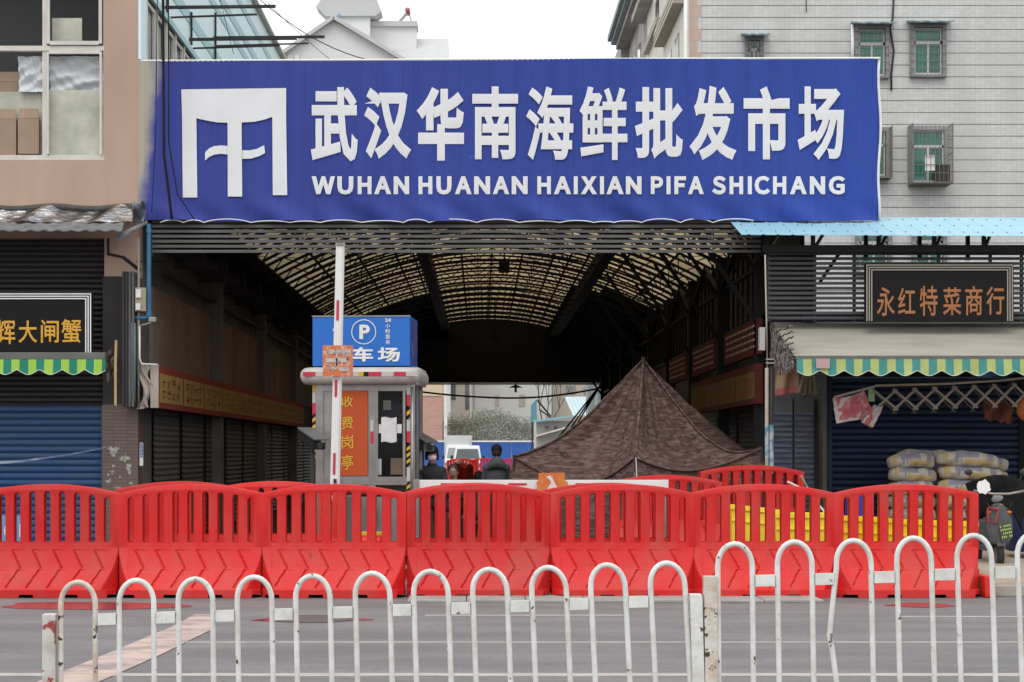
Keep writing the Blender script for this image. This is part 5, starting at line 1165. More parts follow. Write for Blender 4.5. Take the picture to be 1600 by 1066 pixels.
MB().box(xt - .058, xt + .06, 26.38, 26.52, zt - .001, zt + .03).build('end_cap', m_peel, bo)
m_osg = mat('worn_orange', (.58, .16, .06), .6, col2=(.60, .42, .36), scale=16, amt=.9, contrast=(.5, .6), spots=(.45, .06, .07), spot_scale=30, spot_cut=.6)
pl = MB().box(X(501.5, 119), X(549.5, 119), 26.33, 26.345, Z(587, 119), Z(538, 119)).build('orange_plate', m_osg, bo)
def zb_(pts): return [(X(495 + a / 15.23, 119), 26.324, Z(530 + b / 15.23, 119)) for a, b in pts]
bars = MB()
for pts in ([(235, 225), (780, 225), (770, 320), (230, 330)], [(170, 430), (715, 430), (690, 530), (165, 530)], [(240, 620), (430, 620), (420, 710), (235, 710)], [(490, 650), (745, 650), (710, 740), (490, 740)], [(685, 320), (715, 320), (712, 640), (683, 640)], [(420, 330), (450, 330), (450, 620), (420, 620)], [(580, 320), (610, 320), (600, 430), (580, 430)], [(395, 540), (465, 540), (430, 640), (380, 640)]):
    bars.add(zb_(pts), [(0, 1, 2, 3)])
bars.build('white_marks', m_peel, pl)
# horizontal boom
hb = thing('lowered_boom', (X(650, 117), 26.5, 0), 'white and red horizontal boom across the lane with an orange plate in the middle', 'boom')
ya = 26.4; sA = 3100 / ya
MB().box(X(646, sA), X(1043, sA), ya - .03, ya + .03, Z(764.5, sA), Z(750, sA)).build('arm', m_bm, hb, bevel=.006)
for a, b in ((689, 718), (794, 823), (899, 907), (905, 935)): MB().box(X(a, sA), X(b, sA), ya - .036, ya - .032, Z(758.5, sA), Z(755, sA)).build('red_stripe', m_rd, hb)
MB().box(X(1034, sA), X(1044, sA), ya - .04, ya + .04, Z(767, sA), Z(750, sA) + .003).build('end_cap', m_bm, hb)
MB().tube([(X(1040, sA), ya, 0), (X(1040, sA), ya, Z(765, sA))], .025, 8).build('rest_post', M_alu, hb)
MB().box(X(646, sA), X(655, sA), ya - .06, ya + .10, .16, Z(749, sA)).build('pivot_post', M_alu, hb)
m_ory = mat('amber_plate', (.60, .22, .03), .5, col2=(.62, .10, .03), scale=9, amt=.9, spots=(.5, .3, .2), spot_scale=22, spot_cut=.62)
op = MB().prism([(X(a, sA), Z(b, sA)) for a, b in ((841, 739), (882, 739), (881, 750), (887, 754), (885, 766), (878, 778), (847, 778), (840, 770), (838, 753), (842, 750))], ya - .075, ya - .06).build('orange_plate', m_ory, hb)
lam = MB()
for pts in ([(853, 745), (860, 743), (864, 752), (858, 750)], [(857, 745), (862, 746), (874, 768), (866, 768)], [(862, 754), (859, 757), (852, 768), (858, 769), (865, 759)]):
    lam.add([(X(a, sA), ya - .082 - .001 * len(lam.f), Z(b, sA)) for a, b in pts], [tuple(range(len(pts)))])
lam.build('white_mark', m_pap, op)

# plate-reading cameras
def lpr(name, x, y, z, yaw, lab, m=None):
    t_ = thing(name, (x, y, 0), lab, 'camera')
    hh = MB().box(x - .10, x + .10, y - .19, y + .19, z - .07, z + .08); hh.v = [(a, b, c + (b - y) * .35) for a, b, c in hh.v]; hh.build('housing', m or M_black, t_, bevel=.02)
    hh = MB().box(x - .12, x + .12, y - .25, y + .21, z + .085, z + .105); hh.v = [(a, b, c + (b - y) * .35) for a, b, c in hh.v]; hh.build('sunshield', m_slat, t_)
    MB().tube([(x, y - .185, z - .065), (x, y - .21, z - .074)], .05, 12).build('lens', M_glass, t_); MB().box(x + .02, x + .08, y - .198, y - .193, z - .03, z + .0).build('label_plate', M_white, t_)
    MB().tube([(x, y, 0), (x, y, z - .08)], .035, 10).build('post', M_dark, t_)
    t_.rotation_euler.z = yaw; return t_
lpr('plate_camera', X(491, 112), 27.4, Z(688, 112), R(35), 'black camera on a post at the left of the toll booth')
lpr('plate_camera', X(659, 105), 29.5, Z(692, 105), R(38), 'grey camera on a post at the right of the toll booth', m_slat)
# bucket
bk = thing('bucket', (X(580, 119), 26.1, 0), 'bright red bucket with yellow rim seen through the third barrier', 'bucket')
MB().tube([(X(580, 119), 26.0, .16), (X(580, 119), 26.0, .50)], [.11, .15], 16).build('pail', mat('bright_red', (.75, .03, .02), .35), bk, smooth=True)
MB().tube([(X(580, 119), 26.0, .50), (X(580, 119), 26.0, .54)], [.155, .155], 16).build('rim', m_yl, bk)
MB().box(X(568, 119), X(592, 119), 25.85, 26.15, .0, .16).build('stand', M_dark, bk)

# ============================================================ TENT
m_camo = mat('camo_canvas', (.088, .048, .038), .9, col2=(.185, .122, .108), scale=6, amt=.85, contrast=(.45, .6), spots=(.04, .028, .027), spot_scale=9, spot_cut=.56, stretch=(.8, .8, 3.2), bump=.4, bscale=12, detail=8)
tn = thing('camouflage_tent', (X(1000, 96), 32.3, 0), 'large brown camouflage tarpaulin tent pitched in the entrance', 'tent')
AP = Pt(1005, 563, 96)
per = [Pt(803, 714, 100), Pt(992, 715, 105), Pt(1190, 701, 101.5)]
per += [Vector((4.38, 32.7, 1.62)), Vector((2.6, 34.6, 1.5)), Vector((.95, 33.6, 1.45))]
SAG = (.30, .10, .62, .04, .15, .34)
NPS = 20; tot = NPS * len(per)
def edge(t):
    t = t % 1 * len(per); i = int(t) % len(per); f = t - int(t); a, b = per[i], per[(i + 1) % len(per)]
    p = a.lerp(b, f); dr = (.40, .27, .3, .3, .3, .3)[i] * 4 * f * (1 - f); p.z -= dr
    c = AP.copy(); c.z = p.z; p = p.lerp(c, .10 * 4 * f * (1 - f)); return p, f
rnd = random.Random(8)
def tf(u, v):
    e, f = edge(u); p = AP.lerp(e, v); k = math.sin(math.pi * v)
    ridge = abs(2 * f - 1)
    i0 = int((u % 1) * 6) % 6; rs_ = SAG[i0] * (1 - f) + SAG[(i0 + 1) % 6] * f
    p.z -= k * (rs_ + .14 * (1 - ridge ** 2)) * (.55 + .6 * v)
    p.z += .018 * math.sin(37 * u * 2 + 3 * v) * k + .010 * math.sin(90 * u + 25 * v) * k + .07 * k * math.sin(f * 19 + 1.3 * i0) * (1 - v) ** .5 - .10 * max(0, v - .55) * math.sin(f * 13 + 2 * i0) * abs(math.sin(math.pi * f)) ** .4 * (1 - v) * 3
    p.y -= .07 * k * math.sin(f * 25 + i0 + 2 * v)
    c = AP.copy(); c.z = p.z; p = p.lerp(c, .10 * k * (1 - ridge ** 2)); return p
MB().grid(tf, tot, 26, closed_u=True).build('canopy', m_camo, tn, smooth=True)
def sf(u, v):
    e, f = edge(u); c = AP.copy(); c.z = e.z
    out = (e - c).normalized(); corner = (abs(2 * f - 1)) ** 4
    fold = .07 * math.sin(f * 46) * v * (1 - .3 * corner)
    p = e + out * (.18 * v + .35 * corner * v + fold - .02); p.z = e.z * (1 - v) + .01; return p
MB().grid(sf, tot * 2, 12, closed_u=True).build('skirt', m_camo, tn, smooth=True)
MB().tube([(AP.x, AP.y, 0), (AP.x, AP.y, AP.z + .05)], .035, 8).build('centre_pole', M_dark, tn)
for i, p in enumerate(per[:3]):
    MB().tube([(p.x, p.y - .03, 0), (p.x, p.y - .03, p.z + .03)], .02, 6).build('side_pole', M_dark, tn)
    ps = [AP.lerp(p, k / 20) for k in range(21)]
    MB().tube([tf(i / 6, k / 20) + Vector((0, -.02, .012)) for k in range(21)], .018, 5).build('seam', m_camo, tn, smooth=True)
MB().tube([(per[1].x + .01, per[1].y - .05, per[1].z), (per[1].x + .05, per[1].y - .5, .02)], .006, 4).build('guy_rope', M_white, tn)
MB().tube([tf(i_ / 120 / 6 + 0 * i_, 1) + Vector((0, -.015, 0)) for i_ in range(0, 241, 6)], .014, 5).build('edge_rope', m_camo, tn, smooth=True)

# ============================================================ SACKS
m_s0 = mat('sack_white', (.44, .41, .34), .75, col2=(.25, .22, .17), scale=8, amt=.7, bump=.8, bscale=16); m_s1 = mat('sack_violet', (.17, .16, .22), .75, col2=(.28, .26, .27), scale=9, amt=.6); m_s2 = mat('sack_yellow', (.40, .27, .08), .75, col2=(.33, .28, .18), scale=9, amt=.6)
def sack_mesh(seed, L=.74, W=.42, H=.20):
    rnd = random.Random(seed); ph = [rnd.uniform(0, 6) for _ in range(6)]; off = rnd.uniform(-.06, .06)
    def f(u, v):
        a = 2 * math.pi * v; x = (u - .5) * 2; e = (1 - abs(x) ** 3.5) ** .5 if abs(x) < 1 else 0
        sgn = lambda q: (1 if q >= 0 else -1); cy = sgn(math.cos(a)) * abs(math.cos(a)) ** .75; cz = sgn(math.sin(a)) * abs(math.sin(a)) ** .85
        if abs(x) > .999: cy = cz = 0
        wv_ = 1 + .06 * math.sin(5 * x + ph[0] + 2 * a) + .04 * math.sin(11 * x + 3 * a + ph[1])
        return (x * L / 2 * (1 + .03 * math.cos(a + ph[2])), cy * W / 2 * (.35 + .65 * e) * wv_, H / 2 + cz * H / 2 * (.42 + .58 * e) * wv_ - .012 * x * x + (.01 * math.sin(3 * x + ph[3])))
    def mi(u, v):
        # v about .5..1 is the underside; front face around v=.5 (cos=-1)
        if .30 < v < .48 and .22 + off < u < .62 + off: return 1
        if .50 < v < .58 and .40 + off < u < .86: return 2
        if .25 < v < .52 and (.06 < u < .14): return 2
        if .28 < v < .5 and .78 < u < .88: return 1
        if .15 < v < .28 and .3 < u < .7: return 1
        if .485 < v < .555 and .22 < u < .37 and int(u * 70) % 2: return 1
        return 0
    return MB().grid(f, 48, 36, mifn=mi).mesh('sack', [m_s0, m_s1, m_s2], smooth=True)
sms = [sack_mesh(s_) for s_ in (1, 2, 3)]
sk = 0
sackn = {}
for col, (cx, yy, n, ztop, rz) in enumerate(((1418, 30.0, 7, 712, .02), (1505, 29.9, 7, 709, -.06), (1462, 30.6, 7, 706, .1), (1532, 30.5, 7, 716, -.12))):
    z = .13; rows = n; H = (Z(ztop, 103) - .13) / rows
    for k in range(rows):
        o = link(sms[(k + col) % 3], 'cement_sack', (X(cx, 103) + random.uniform(-.05, .05) + (.02 * (rows - k) if col == 1 else 0), yy + random.uniform(-.05, .05), .13 + k * H), None, cat='sack', group='cement sacks stacked in front of the dark blue shutter',
                 label='%s printed cement sack of the %s stack before the dark blue shutter' % (['lowest', 'second from bottom', 'third from bottom', 'fourth from bottom', 'third from top', 'second from top', 'topmost'][k], ['left', 'right', 'rear middle', 'rear right'][col]))
        o.scale = (.95 if col == 0 else 1.28, 1.15, H / .172); o.rotation_euler = (random.uniform(-.02, .02), random.uniform(-.03, .03) + (.09 if col == 1 and k > 4 else 0), rz + random.uniform(-.09, .09))
# ============================================================ YELLOW TUBS
m_tub = mat('yellow_tub', (.85, .55, .008), .45, col2=(.75, .46, .01), scale=2, amt=.6); m_tub2 = mat('pale_yellow_tub', (.85, .70, .05), .4, col2=(.72, .58, .05), scale=3, amt=.6)
def tub(px0, px1, py, s, m, lab, tilt=0):
    y = Yd(s); a, b = X(px0, s), X(px1, s); zt = Z(py, s)
    t_ = thing('plastic_tub', ((a + b) / 2, y, 0), lab, 'tub', 'yellow plastic tubs behind the barriers'); d = .5
    o = MB()
    o.add([(a + .03, y + .03, .01), (b - .03, y + .03, .01), (b - .03, y + d - .03, .01), (a + .03, y + d - .03, .01), (a, y, zt), (b, y, zt - tilt), (b, y + d, zt - tilt), (a, y + d, zt)], [(0, 1, 2, 3), (0, 1, 5, 4), (1, 2, 6, 5), (2, 3, 7, 6), (3, 0, 4, 7)])
    o.build('tub_shell', m, t_, solid=.012)
    MB().bar((a - .02, y - .012, zt), (b + .02, y - .012, zt - tilt), .03, .05).bar((a - .02, y + d + .012, zt), (b + .02, y + d + .012, zt - tilt), .03, .05).build('rim', m, t_)
    MB().bar((a, y - .006, zt - .16), (b, y - .006, zt - .16 - tilt), .02, .02).build('rib', m, t_); return t_
tub(1143, 1215, 792, 130, m_tub2, 'pale yellow tub at the left, behind the sixth barrier', .06)
tub(1213, 1302, 806, 131, m_tub2, 'pale yellow tub in the middle, behind the sixth barrier')
tub(1306, 1400, 810, 131, m_tub, 'deep yellow tub behind the left part of the last barrier', .03)
tub(1402, 1526, 816, 131, m_tub, 'deep yellow tub behind the right part of the last barrier', .03)
t_ = MB().box(X(1325, 118), X(1362, 118), 26.1, 26.5, .7, Z(770, 118)); t_.build('blue_crate', mat('royal_blue', (.03, .03, .28), .5), label='royal blue crate behind the last barrier', cat='crate', bevel=.02)
MB().box(X(1322, 118), X(1366, 118), 26.05, 26.55, .02, .698).build('crate_stand', M_dark, label='dark stand under the royal blue crate', cat='stand')
MB().tube([(X(1231, 125), 24.8, Z(753, 125)), (X(1262, 125), 24.9, Z(767, 125)), (X(1290, 125), 24.9, Z(800, 125))], .014, 6).build('white_pole', M_white, label='white rod leaning above the sixth barrier', cat='rod')
MB().tube([(X(1252, 125), 24.8, Z(744, 125)), (X(1272, 125), 24.95, Z(776, 125)), (X(1280, 125), 24.95, Z(800, 125))], .011, 6).build('green_pole', mat('pale_green', (.25, .45, .35), .5), label='pale green rod leaning above the sixth barrier', cat='rod')
MB().box(X(-40, 112), X(38, 112), 27.7, 27.8, .1, Z(806, 112)).build('blue_board', mat('cyan_board', (.10, .30, .50), .6), label='small light blue board behind the leftmost barrier', cat='board')
bo_ = bpy.data.objects['blue_board']
letter('lettering', 'C', .02, M_white, bo_, (X(6, 112), 27.69, Z(842, 112)), (1, 0, 0), (0, 0, 1), .11, .22); letter('lettering', 'B', .02, M_white, bo_, (X(30, 112), 27.69, Z(840, 112)), (1, 0, 0), (0, 0, 1), .07, .18)

# ============================================================ SCOOTERS
m_quilt = mat('quilted_black', (.009, .009, .01), .85, spec=.12, col2=(.02, .02, .022), scale=7, amt=.7, bump=.5, bscale=20)
m_grp = mat('grey_plastic', (.055, .056, .06), .45, col2=(.09, .09, .095), scale=9, amt=.6); m_lime = mat('lime_print', (.35, .50, .12), .6); m_rb2 = mat('red_frame', (.35, .02, .02), .4)
sct = thing('electric_scooter', (X(1553, 118), 26.2, 0), 'grey electric scooter with black quilted wind cover at the right', 'scooter')
sx, sy = X(1553, 118), 26.1
def torus(cx, cy, cz, Rr, r, n=24, m_=8):
    return MB().grid(lambda u, v: (cx + r * math.sin(6.2832 * v), cy + (Rr + r * math.cos(6.2832 * v)) * math.cos(6.2832 * u), cz + (Rr + r * math.cos(6.2832 * v)) * math.sin(6.2832 * u)), n, m_, closed_u=True)
for yy in (sy, sy + 1.15):
    wh = torus(sx, yy, .23, .18, .05).build('wheel', M_tyre, sct, smooth=True)
    MB().tube([(sx - .03, yy, .23), (sx + .03, yy, .23)], .12, 16).build('hub', M_alu, wh)
MB().bar((sx - .07, sy, .23), (sx - .07, sy + .12, .62), .03).bar((sx + .07, sy, .23), (sx + .07, sy + .12, .62), .03).build('fork', M_dark, sct)
MB().grid(lambda u, v: (sx + (.12 + .06 * math.sin(math.pi * v)) * (2 * u - 1), sy - .10 - .10 * math.cos((2 * u - 1) * 1.4) + .06 * v, .38 + .5 * v), 14, 12).build('front_shield', m_grp, sct, smooth=True, solid=.01)
MB().box(sx - .13, sx + .13, sy + .15, sy + .75, .28, .34).box(sx - .12, sx + .12, sy + .7, sy + 1.4, .34, .68).build('chassis', m_grp, sct, bevel=.03)
MB().ell((sx, sy + 1.05, .76), (.14, .38, .08), 14, 8).build('seat', M_black, sct, smooth=True)
MB().ell((sx - .03, sy - .02, .98), (.12, .09, .075), 16, 10).build('headlight', mat('lamp_grey', (.26, .27, .28), .3), sct, smooth=True)
MB().tube([(sx - .34, sy - .10, 1.08), (sx - .1, sy - .17, 1.04), (sx + .1, sy - .17, 1.04), (sx + .34, sy - .10, 1.08)], .018, 8).build('handlebar', M_alu, sct, smooth=True)
cv = MB().grid(lambda u, v: (sx + (.42 - .08 * v) * (2 * u - 1) + .03 * math.sin(6 * v), sy + .02 - .12 * math.cos((2 * u - 1) * 1.5) + .03 * math.sin(9 * u + 4 * v), 1.17 + .12 * math.sin(math.pi * u) - (.62 - .25 * math.sin(math.pi * u)) * v), 26, 16)
cv.build('wind_cover', m_quilt, sct, smooth=True, solid=.02)
wp = MB(); rnd = random.Random(3)
pts = [(sx - .22 + .10 * rnd.uniform(.7, 1.05) * math.cos(a), sy - .175, 1.13 + .11 * rnd.uniform(.7, 1.05) * math.sin(a)) for a in [6.283 * i / 14 for i in range(14)]]
wp.add(pts, [tuple(range(14))]).build('white_patch', M_white, sct)
MB().tube([(sx - .16, sy - .14, .86), (sx - .17, sy - .17, .68), (sx - .06, sy - .18, .66), (sx - .03, sy - .17, .84), (sx - .16, sy - .14, .86)], .014, 6).build('crash_bar', m_rb2, sct, smooth=True)
np_ = MB().add([(sx - .05, sy - .235, .66), (sx + .11, sy - .215, .70), (sx + .14, sy - .21, .46), (sx - .0, sy - .235, .42)], [(0, 1, 2, 3)]).build('flyer_plate', m_grp, sct, solid=.008)
lt = MB(); rnd = random.Random(9)
for r in range(4):
    for c_ in range(6):
        if rnd.random() < .8:
            u, v = (c_ + .2) / 6.2, (r + .25) / 4.4; x = sx - .045 + .15 * u + .04 * (1 - v); z = .45 + .2 * v + .03 * u
            lt.add([(x, sy - .245, z), (x + .016, sy - .243, z), (x + .016, sy - .243, z + .026), (x, sy - .245, z + .026)], [(0, 1, 2, 3)])
lt.build('plate_print', m_lime, np_)
for sg_ in (-1, 1):
    MB().tube([(sx + .28 * sg_, sy + .12, 1.05), (sx + .34 * sg_, sy + .08, 1.28)], .008, 6).ell((sx + .36 * sg_, sy + .07, 1.32), (.055, .015, .04), 12, 8).build('mirror', M_dark, sct, smooth=True)
    MB().tube([(sx + .22 * sg_, sy + .04, 1.04), (sx + .15 * sg_, sy - .12, .9), (sx + .03 * sg_, sy - .06, .62)], .007, 5).build('brake_cable', M_dark, sct, smooth=True)
    MB().ell((sx + .13 * sg_, sy - .1, .80), (.035, .025, .022), 10, 6).build('indicator', m_ory, sct, smooth=True)
MB().grid(lambda u, v: (sx + .055 * (2 * u - 1), sy + .26 * math.cos(.5 + 1.9 * v) * -1, .23 + .26 * math.sin(.5 + 1.9 * v)), 4, 10).build('mudguard', m_grp, sct, smooth=True, solid=.008)
MB().bar((sx - .12, sy + .7, .30), (sx - .26, sy + .75, .02), .025).build('kickstand', M_alu, sct)
tp2 = thing('covered_scooter', (X(1612, 112), 27.6, 0), 'scooter under a dark blue cover at the right edge', 'scooter')
x_ = X(1612, 112)
MB().grid(lambda u, v: (x_ + (.22 + .14 * v) * math.cos(6.283 * u) * (1 + .06 * math.sin(25 * u)), 27.6 + (.5 + .2 * v) * math.sin(6.283 * u), 1.12 - .9 * v), 40, 10, closed_u=True).build('cover', mat('navy_cover', (.012, .02, .07), .7, col2=(.02, .03, .1), scale=4, amt=.7), tp2, smooth=True)
MB().tube([(x_ - .25, 27.2, 1.32), (x_ + .25, 27.2, 1.32)], .04, 8).ell((x_ - .12, 27.2, 1.2), (.1, .08, .13), 12, 8).build('handlebar', m_grp.copy() if False else M_alu, tp2, smooth=True)
torus(x_, 27.15, .23, .18, .05).build('wheel', M_tyre, tp2, smooth=True)

# ============================================================ PEOPLE
def skinned(name, chains, m, parent, sub=2, **k):
    """chains: list of [(co, radius), ...]; first point of later chains may be an index into existing verts"""
    vs, es, rs = [], [], []
    for ch in chains:
        prev = None
        for it in ch:
            if isinstance(it, int): prev = it; continue
            vs.append(it[0]); rs.append(it[1]); i = len(vs) - 1
            if prev is not None: es.append((prev, i))
            prev = i
    og = ORG[parent]; me = bpy.data.meshes.new(name); me.from_pydata([tuple(Vector(v) - og) for v in vs], es, [])
    o = bpy.data.objects.new(name, me); COL.objects.link(o)
    md = o.modifiers.new('skin', 'SKIN'); md.use_smooth_shade = True
    for i, sv in enumerate(me.skin_vertices[0].data):
        r = rs[i]; sv.radius = r if isinstance(r, tuple) else (r, r); sv.use_root = (i == 0)
    s_ = o.modifiers.new('sub', 'SUBSURF'); s_.levels = sub; s_.render_levels = sub
    me2 = bpy.data.meshes.new_from_object(o.evaluated_get(bpy.context.evaluated_depsgraph_get())); me2.materials.clear(); me2.materials.append(m)
    for p in me2.polygons: p.use_smooth = True
    bpy.data.objects.remove(o)
    ob = bpy.data.objects.new(name, me2); COL.objects.link(ob); ob.parent = parent; ORG[ob] = og; return setp(ob, **k)
m_skin = mat('skin', (.38, .22, .16), .55, col2=(.34, .18, .13), scale=9, amt=.5)
m_jk = mat('black_jacket', (.014, .015, .02), .7, col2=(.025, .026, .032), scale=5, amt=.6)
m_gj = mat('grey_jacket', (.075, .08, .088), .75, col2=(.05, .053, .06), scale=4, amt=.7, bump=.4, bscale=14)
m_tr = mat('dark_trousers', (.02, .022, .03), .8); m_mask = mat('pink_mask', (.85, .62, .66), .8); m_hair = mat('brown_hair', (.035, .02, .015), .6)
def person(px, s, top, facing, lab, jacket, hat=None, mask=False, hood=False, lean=0, hair=None, crouch=0, badge=False, arms=(0, 0)):
    """facing: +1 towards the camera, -1 away"""
    x = X(px, s); y = Yd(s); H = Z(top, s); F = -facing
    t_ = thing('person', (x, y, 0), lab, 'person'); k = (H + crouch) / 1.74
    def q(dx, dy, z):  # dx to the picture's right, dy forward of the person
        zz = z * k
        if crouch: zz = max(0.04, zz - crouch * min(1, z / .9))
        ln = lean * max(0, (z - .95)) ; return (x + dx * k + ln, y + F * dy * k, zz)
    cr = .25 if crouch else 0
    pel = (q(0, -cr * .6, .95), (.115, .09))
    body = [[pel, (q(0, -.02 - cr * .3, 1.1), (.12, .085)), (q(0, 0, 1.28), (.135, .09)), (q(0, 0, 1.40), (.105, .075)), (q(0, .01, 1.47), .052), (q(0, .015, 1.53), .05), (q(0, .02, 1.60), (.068, .078)), (q(0, .02, 1.67), (.062, .075))]]
    for sg_ in (-1, 1):
        body.append([0, (q(.09 * sg_, cr * .1, .90), .085), (q(.10 * sg_, .02 + cr * 1.2, .50), .058), (q(.11 * sg_, 0, .10), .04), (q(.11 * sg_, .13, .035), .035)])
        ex = arms[0 if sg_ < 0 else 1]
        body.append([3, (q(.155 * sg_, 0, 1.36), .055), (q((.20 + .01 * ex) * sg_, .02 + .06 * ex, 1.12), .045), (q((.185 - .1 * ex) * sg_, .10 + .2 * ex, .90 + .15 * ex), .035), (q((.175 - .1 * ex) * sg_, .13 + .24 * ex, .83 + .16 * ex), (.022, .035))])
    skinned('body', body, m_skin, t_)
    jk = [[(q(0, -cr * .5, .88), (.185, .135)), (q(0, -.02 - cr * .2, 1.1), (.185, .13)), (q(0, 0, 1.26), (.185, .13)), (q(0, 0, 1.37), (.15, .11)), (q(0, .005, 1.465), .075)]]
    for sg_ in (-1, 1):
        ex = arms[0 if sg_ < 0 else 1]
        jk.append([3, (q(.16 * sg_, 0, 1.36), .085), (q((.205 + .01 * ex) * sg_, .02 + .06 * ex, 1.12), .068), (q((.19 - .1 * ex) * sg_, .10 + .2 * ex, .91 + .15 * ex), .05)])
    skinned('jacket', jk, jacket, t_)
    tr_ = [[(q(0, -cr * .6, .92), (.13, .105))]]
    for sg_ in (-1, 1): tr_.append([0, (q(.095 * sg_, cr * .1, .87), .1), (q(.105 * sg_, .02 + cr * 1.2, .50), .074), (q(.115 * sg_, 0, .12), .06)])
    skinned('trousers', tr_, m_tr, t_)
    for sg_ in (-1, 1):
        p = q(.11 * sg_, .07, .05); MB().ell((p[0], p[1], .055), (.05, .14, .05), 10, 6).build('shoe', M_black, t_, smooth=True)
        for fi in range(4):
            ex = arms[0 if sg_ < 0 else 1]; b_ = Vector(q((.175 - .1 * ex) * sg_ + (fi - 1.5) * .014, .14 + .24 * ex, .82 + .16 * ex)); MB().tube([b_, b_ + Vector((0, F * .02, -.04)), b_ + Vector((0, F * .01, -.075 + .008 * abs(fi - 1.5)))], [.009, .008, .006], 6).build('finger', m_skin, t_, smooth=True)
        b_ = Vector(q((.175 - .1 * ex) * sg_, .15 + .24 * ex, .85 + .16 * ex)); MB().tube([b_, b_ + Vector((-.03 * sg_, F * .03, -.03)), b_ + Vector((-.035 * sg_, F * .03, -.055))], [.011, .009, .007], 6).build('thumb', m_skin, t_, smooth=True)
    hc = Vector(q(0, .025, 1.63)); fy = F
    MB().ell(hc, (.074, .092, .112), 20, 14, fn=lambda p: Vector((p.x * (1 - .18 * max(0, -p.z / .112)), p.y, p.z))).build('head', m_skin, t_, smooth=True)
    MB().add([(hc.x - .012, hc.y + fy * .085, hc.z - .03), (hc.x + .012, hc.y + fy * .085, hc.z - .03), (hc.x, hc.y + fy * .115, hc.z - .03), (hc.x, hc.y + fy * .088, hc.z + .02)], [(0, 1, 2), (0, 2, 3), (1, 3, 2)]).build('nose', m_skin, t_)
    for sg_ in (-1, 1):
        MB().ell(hc + Vector((.03 * sg_, fy * .084, .012)), (.013, .008, .007), 8, 6).build('eye', M_black, t_); MB().ell(hc + Vector((.076 * sg_, 0, -.01)), (.012, .02, .03), 8, 6).build('ear', m_skin, t_, smooth=True)
    MB().ell(hc + Vector((0, fy * .083, -.058)), (.024, .008, .008), 8, 5).build('mouth', m_rb2, t_)
    if hair is not None or not hat:
        MB().ell(hc + Vector((0, -fy * .018, .028)), (.088, .098, .105), 18, 12, fn=lambda p: Vector((p.x, p.y, p.z if p.z > -.05 else -.05 - .0 * p.z))).build('hair', hair or m_hair, t_, smooth=True)
    else:
        MB().ell(hc + Vector((0, -fy * .025, .0)), (.078, .082, .098), 16, 10).build('hair', m_hair, t_, smooth=True)
    if hat == 'cap':
        MB().ell(hc + Vector((0, -fy * .005, .055)), (.096, .106, .085), 18, 10, fn=lambda p: Vector((p.x, p.y, max(p.z, -.03)))).build('cap', M_black, t_, smooth=True)
        MB().grid(lambda u, v: (hc.x + .085 * (2 * u - 1) * (1 - .2 * v), hc.y + fy * (.07 + .075 * v * math.cos((2 * u - 1) * 1.2)), hc.z + .035 - .02 * v), 10, 4).build('cap_peak', M_black, t_, solid=.006)
        for sg_ in (-1, 1): MB().ell(hc + Vector((.083 * sg_, -fy * .02, -.02)), (.022, .06, .075), 10, 8).build('ear_flap', M_black, t_, smooth=True)
        MB().ell(hc + Vector((0, fy * .1, .075)), (.016, .008, .018), 8, 6).build('cap_badge', M_white, t_)
    if hat == 'beanie': MB().ell(hc + Vector((0, -fy * .005, .04)), (.089, .102, .092), 20, 12, fn=lambda p: Vector((p.x, p.y, max(p.z, -.055)))).build('knit_hat', M_black, t_, smooth=True)
    if mask: MB().ell(hc + Vector((0, fy * .03, -.045)), (.070, .082, .056), 16, 10).build('face_mask', m_mask, t_, smooth=True)
    if hood:
        MB().ell(Vector(q(0, -.10, 1.455)), (.165, .10, .105), 20, 10, fn=lambda p: Vector((p.x, p.y, p.z - .6 * p.x * p.x / .155))).build('hood', jacket, t_, smooth=True)
        MB().grid(lambda u, v: Vector(q(0, 0, 1.455)) + Vector(((.085 + .02 * math.sin(3.14 * v)) * math.cos(6.283 * u), (.095 + .02 * math.sin(3.14 * v)) * math.sin(6.283 * u), -.05 + .10 * v)), 18, 5, closed_u=True).build('collar', jacket, t_, smooth=True)
    else:
        MB().grid(lambda u, v: Vector(q(0, 0, 1.46)) + Vector(((.072) * math.cos(6.283 * u), (.078) * math.sin(6.283 * u), -.05 + .08 * v)), 18, 3, closed_u=True).build('collar', jacket, t_, smooth=True)
    return t_
person(675, 105, 699, 1, 'guard in black cap, pink face mask and black coat standing right of the booth', m_jk, hat='cap', mask=True, arms=(.4, .4))
person(718, 101, 727, 1, 'brown haired person in black bending low beside the guard', m_jk, hair=m_hair, crouch=.35, lean=-.15, arms=(.8, .8))
person(776, 97, 696, -1, 'man in black knit hat and grey hooded jacket seen from behind', m_gj, hat='beanie', hood=True, arms=(.6, .6))
person(748, 93, 738, -1, 'crouching figure in black hood, low between the guard and the man in grey', m_jk, hair=M_black, crouch=.45, arms=(.6, .6))

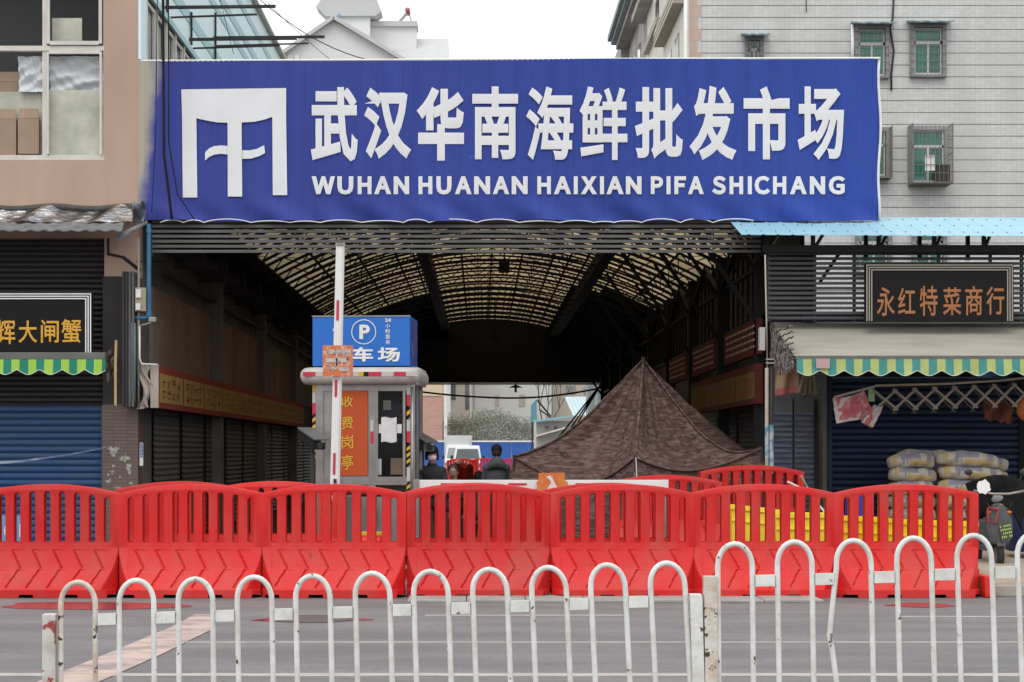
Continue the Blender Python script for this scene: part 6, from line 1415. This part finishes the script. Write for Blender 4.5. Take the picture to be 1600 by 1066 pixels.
# ============================================================ FOREGROUND FENCE
m_fn = mat('chipped_white', (.70, .71, .69), .45, col2=(.50, .48, .43), scale=11, amt=.8, spots=(.09, .06, .045), spot_scale=26, spot_cut=.65, bump=.15, bscale=40)
m_fr = mat('rusty_white', (.62, .60, .55), .6, col2=(.42, .30, .2), scale=14, amt=.7, spots=(.05, .035, .03), spot_scale=22, spot_cut=.60, bump=.3, bscale=30)
F = 400.0; FY = Yd(F)
def fence(label, arches, lean0, lean1, bent=None, rusty=()):
    n = len(arches); t_ = thing('road_fence', (X(sum(a[0] for a in arches) / n, F), FY, 0), label, 'fence', 'white tubular road fences')
    ztops = [Z(a[1], F) for a in arches]; R0, RH = .0675, .088
    for k, ((cx, ty), zt) in enumerate(zip(arches, ztops)):
        ln = lean0 + (lean1 - lean0) * k / max(1, n - 1); c = X(cx, F); zc = zt - .0125 - RH
        def sh(x, z, ln=ln, zt=zt): return (x + ln * (zt - z), FY, z)
        if bent == k:
            pts = [(c - R0 - .02, FY + .01, .12), sh(c - R0, .55), (X(1307, F), FY, Z(1066, F)), (X(1299, F), FY - .008, Z(1010, F)), (X(1295, F), FY - .012, Z(992, F)), (X(1300, F), FY - .004, Z(950, F)), (X(1304, F), FY, Z(915, F)), sh(c - R0, zc - .02)]
        else: pts = [sh(c - R0, .12), sh(c - R0, .45), sh(c - R0, .8), sh(c - R0, zc - .01)]
        pts += [sh(c - R0 * math.cos(a), zc + RH * math.sin(a)) for a in [math.pi * i / 14 for i in range(15)]]
        pts += [sh(c + R0, zc - .01), sh(c + R0, .8), sh(c + R0, .45), sh(c + R0, .12)]
        MB().tube(pts, .0106, 12).build('arch_tube', m_fr if (k in rusty) else m_fn, t_, smooth=True)
        if k < n - 1:
            c2 = X(arches[k + 1][0], F); za = (zt + ztops[k + 1]) / 2 - .1385; zb = za + .002
            a_ = sh(c + R0 + .011, za)[0]; b_ = c2 - R0 - .011 + ln * .14
            MB().add([(a_, FY + dy, z) for dy in (-.012, .012) for z in (za, za - .044)] + [(b_, FY + dy, z) for dy in (-.012, .012) for z in (zb, zb - .044)],
                     [(0, 1, 3, 2), (4, 6, 7, 5), (0, 4, 5, 1), (2, 3, 7, 6), (0, 2, 6, 4), (1, 5, 7, 3)]).build('link_plate', m_fn, t_)
            if bent == k: pass
    xa_ = X(arches[0][0], F) - .1; xb_ = X(arches[-1][0], F) + .1
    MB().bar((xa_, FY, .15), (xb_, FY, .15), .03, .05).build('bottom_rail', m_fn, t_)
    return t_
A1 = [(122, 905), (213, 902), (305, 900), (397, 897), (488, 895), (581, 891), (672, 888), (764, 885), (856, 882), (948, 878), (1041, 875)]
f1 = fence('white tubular road fence panel spanning the left two thirds of the foreground', A1, 0, .055, rusty=(0,))
A2 = [(1148, 845), (1241, 842), (1333, 840), (1427, 836), (1521, 832), (1615, 829), (1708, 826), (1802, 823)]
f2 = fence('white tubular road fence panel at the right with one bent and broken leg', A2, .01, .05, bent=2)
MB().box(X(1296.5, F) - .002, X(1296.5, F) + .006, FY - .026, FY - .0245, Z(1003, F), Z(989, F)).build('rust_break', m_cage, f2)
def post(a, b, ty, parent, m, lean=0):
    x0_, x1_ = X(a, F), X(b, F); zt = Z(ty, F)
    MB().add([(x + lean * (zt - z), FY - .0275 + dy, z) for z in (0, zt) for dy in (0, .055) for x in (x0_, x1_)], [(0, 2, 3, 1), (4, 5, 7, 6), (0, 1, 5, 4), (2, 6, 7, 3), (0, 4, 6, 2), (1, 3, 7, 5)]).build('post', m, parent, bevel=.004)
    MB().box((x0_ + x1_) / 2 - .05, (x0_ + x1_) / 2 + .05, FY - .05, FY + .05, .0, .012).build('foot_plate', m_fr, parent)
m_fr2 = mat('chipped_red_white', (.60, .59, .56), .6, col2=(.38, .35, .3), scale=9, amt=.8, spots=(.30, .05, .05), spot_scale=14, spot_cut=.56)
post(68, 88.5, 959, f1, m_fr2); post(1077, 1096, 928, f1, m_fn, .03); post(1099, 1119, 900, f2, m_fr, .01)
for o in bpy.data.objects:
    if o.parent is None and o.type == 'MESH' and 'label' not in o: o['label'] = o.name.replace('_', ' ')
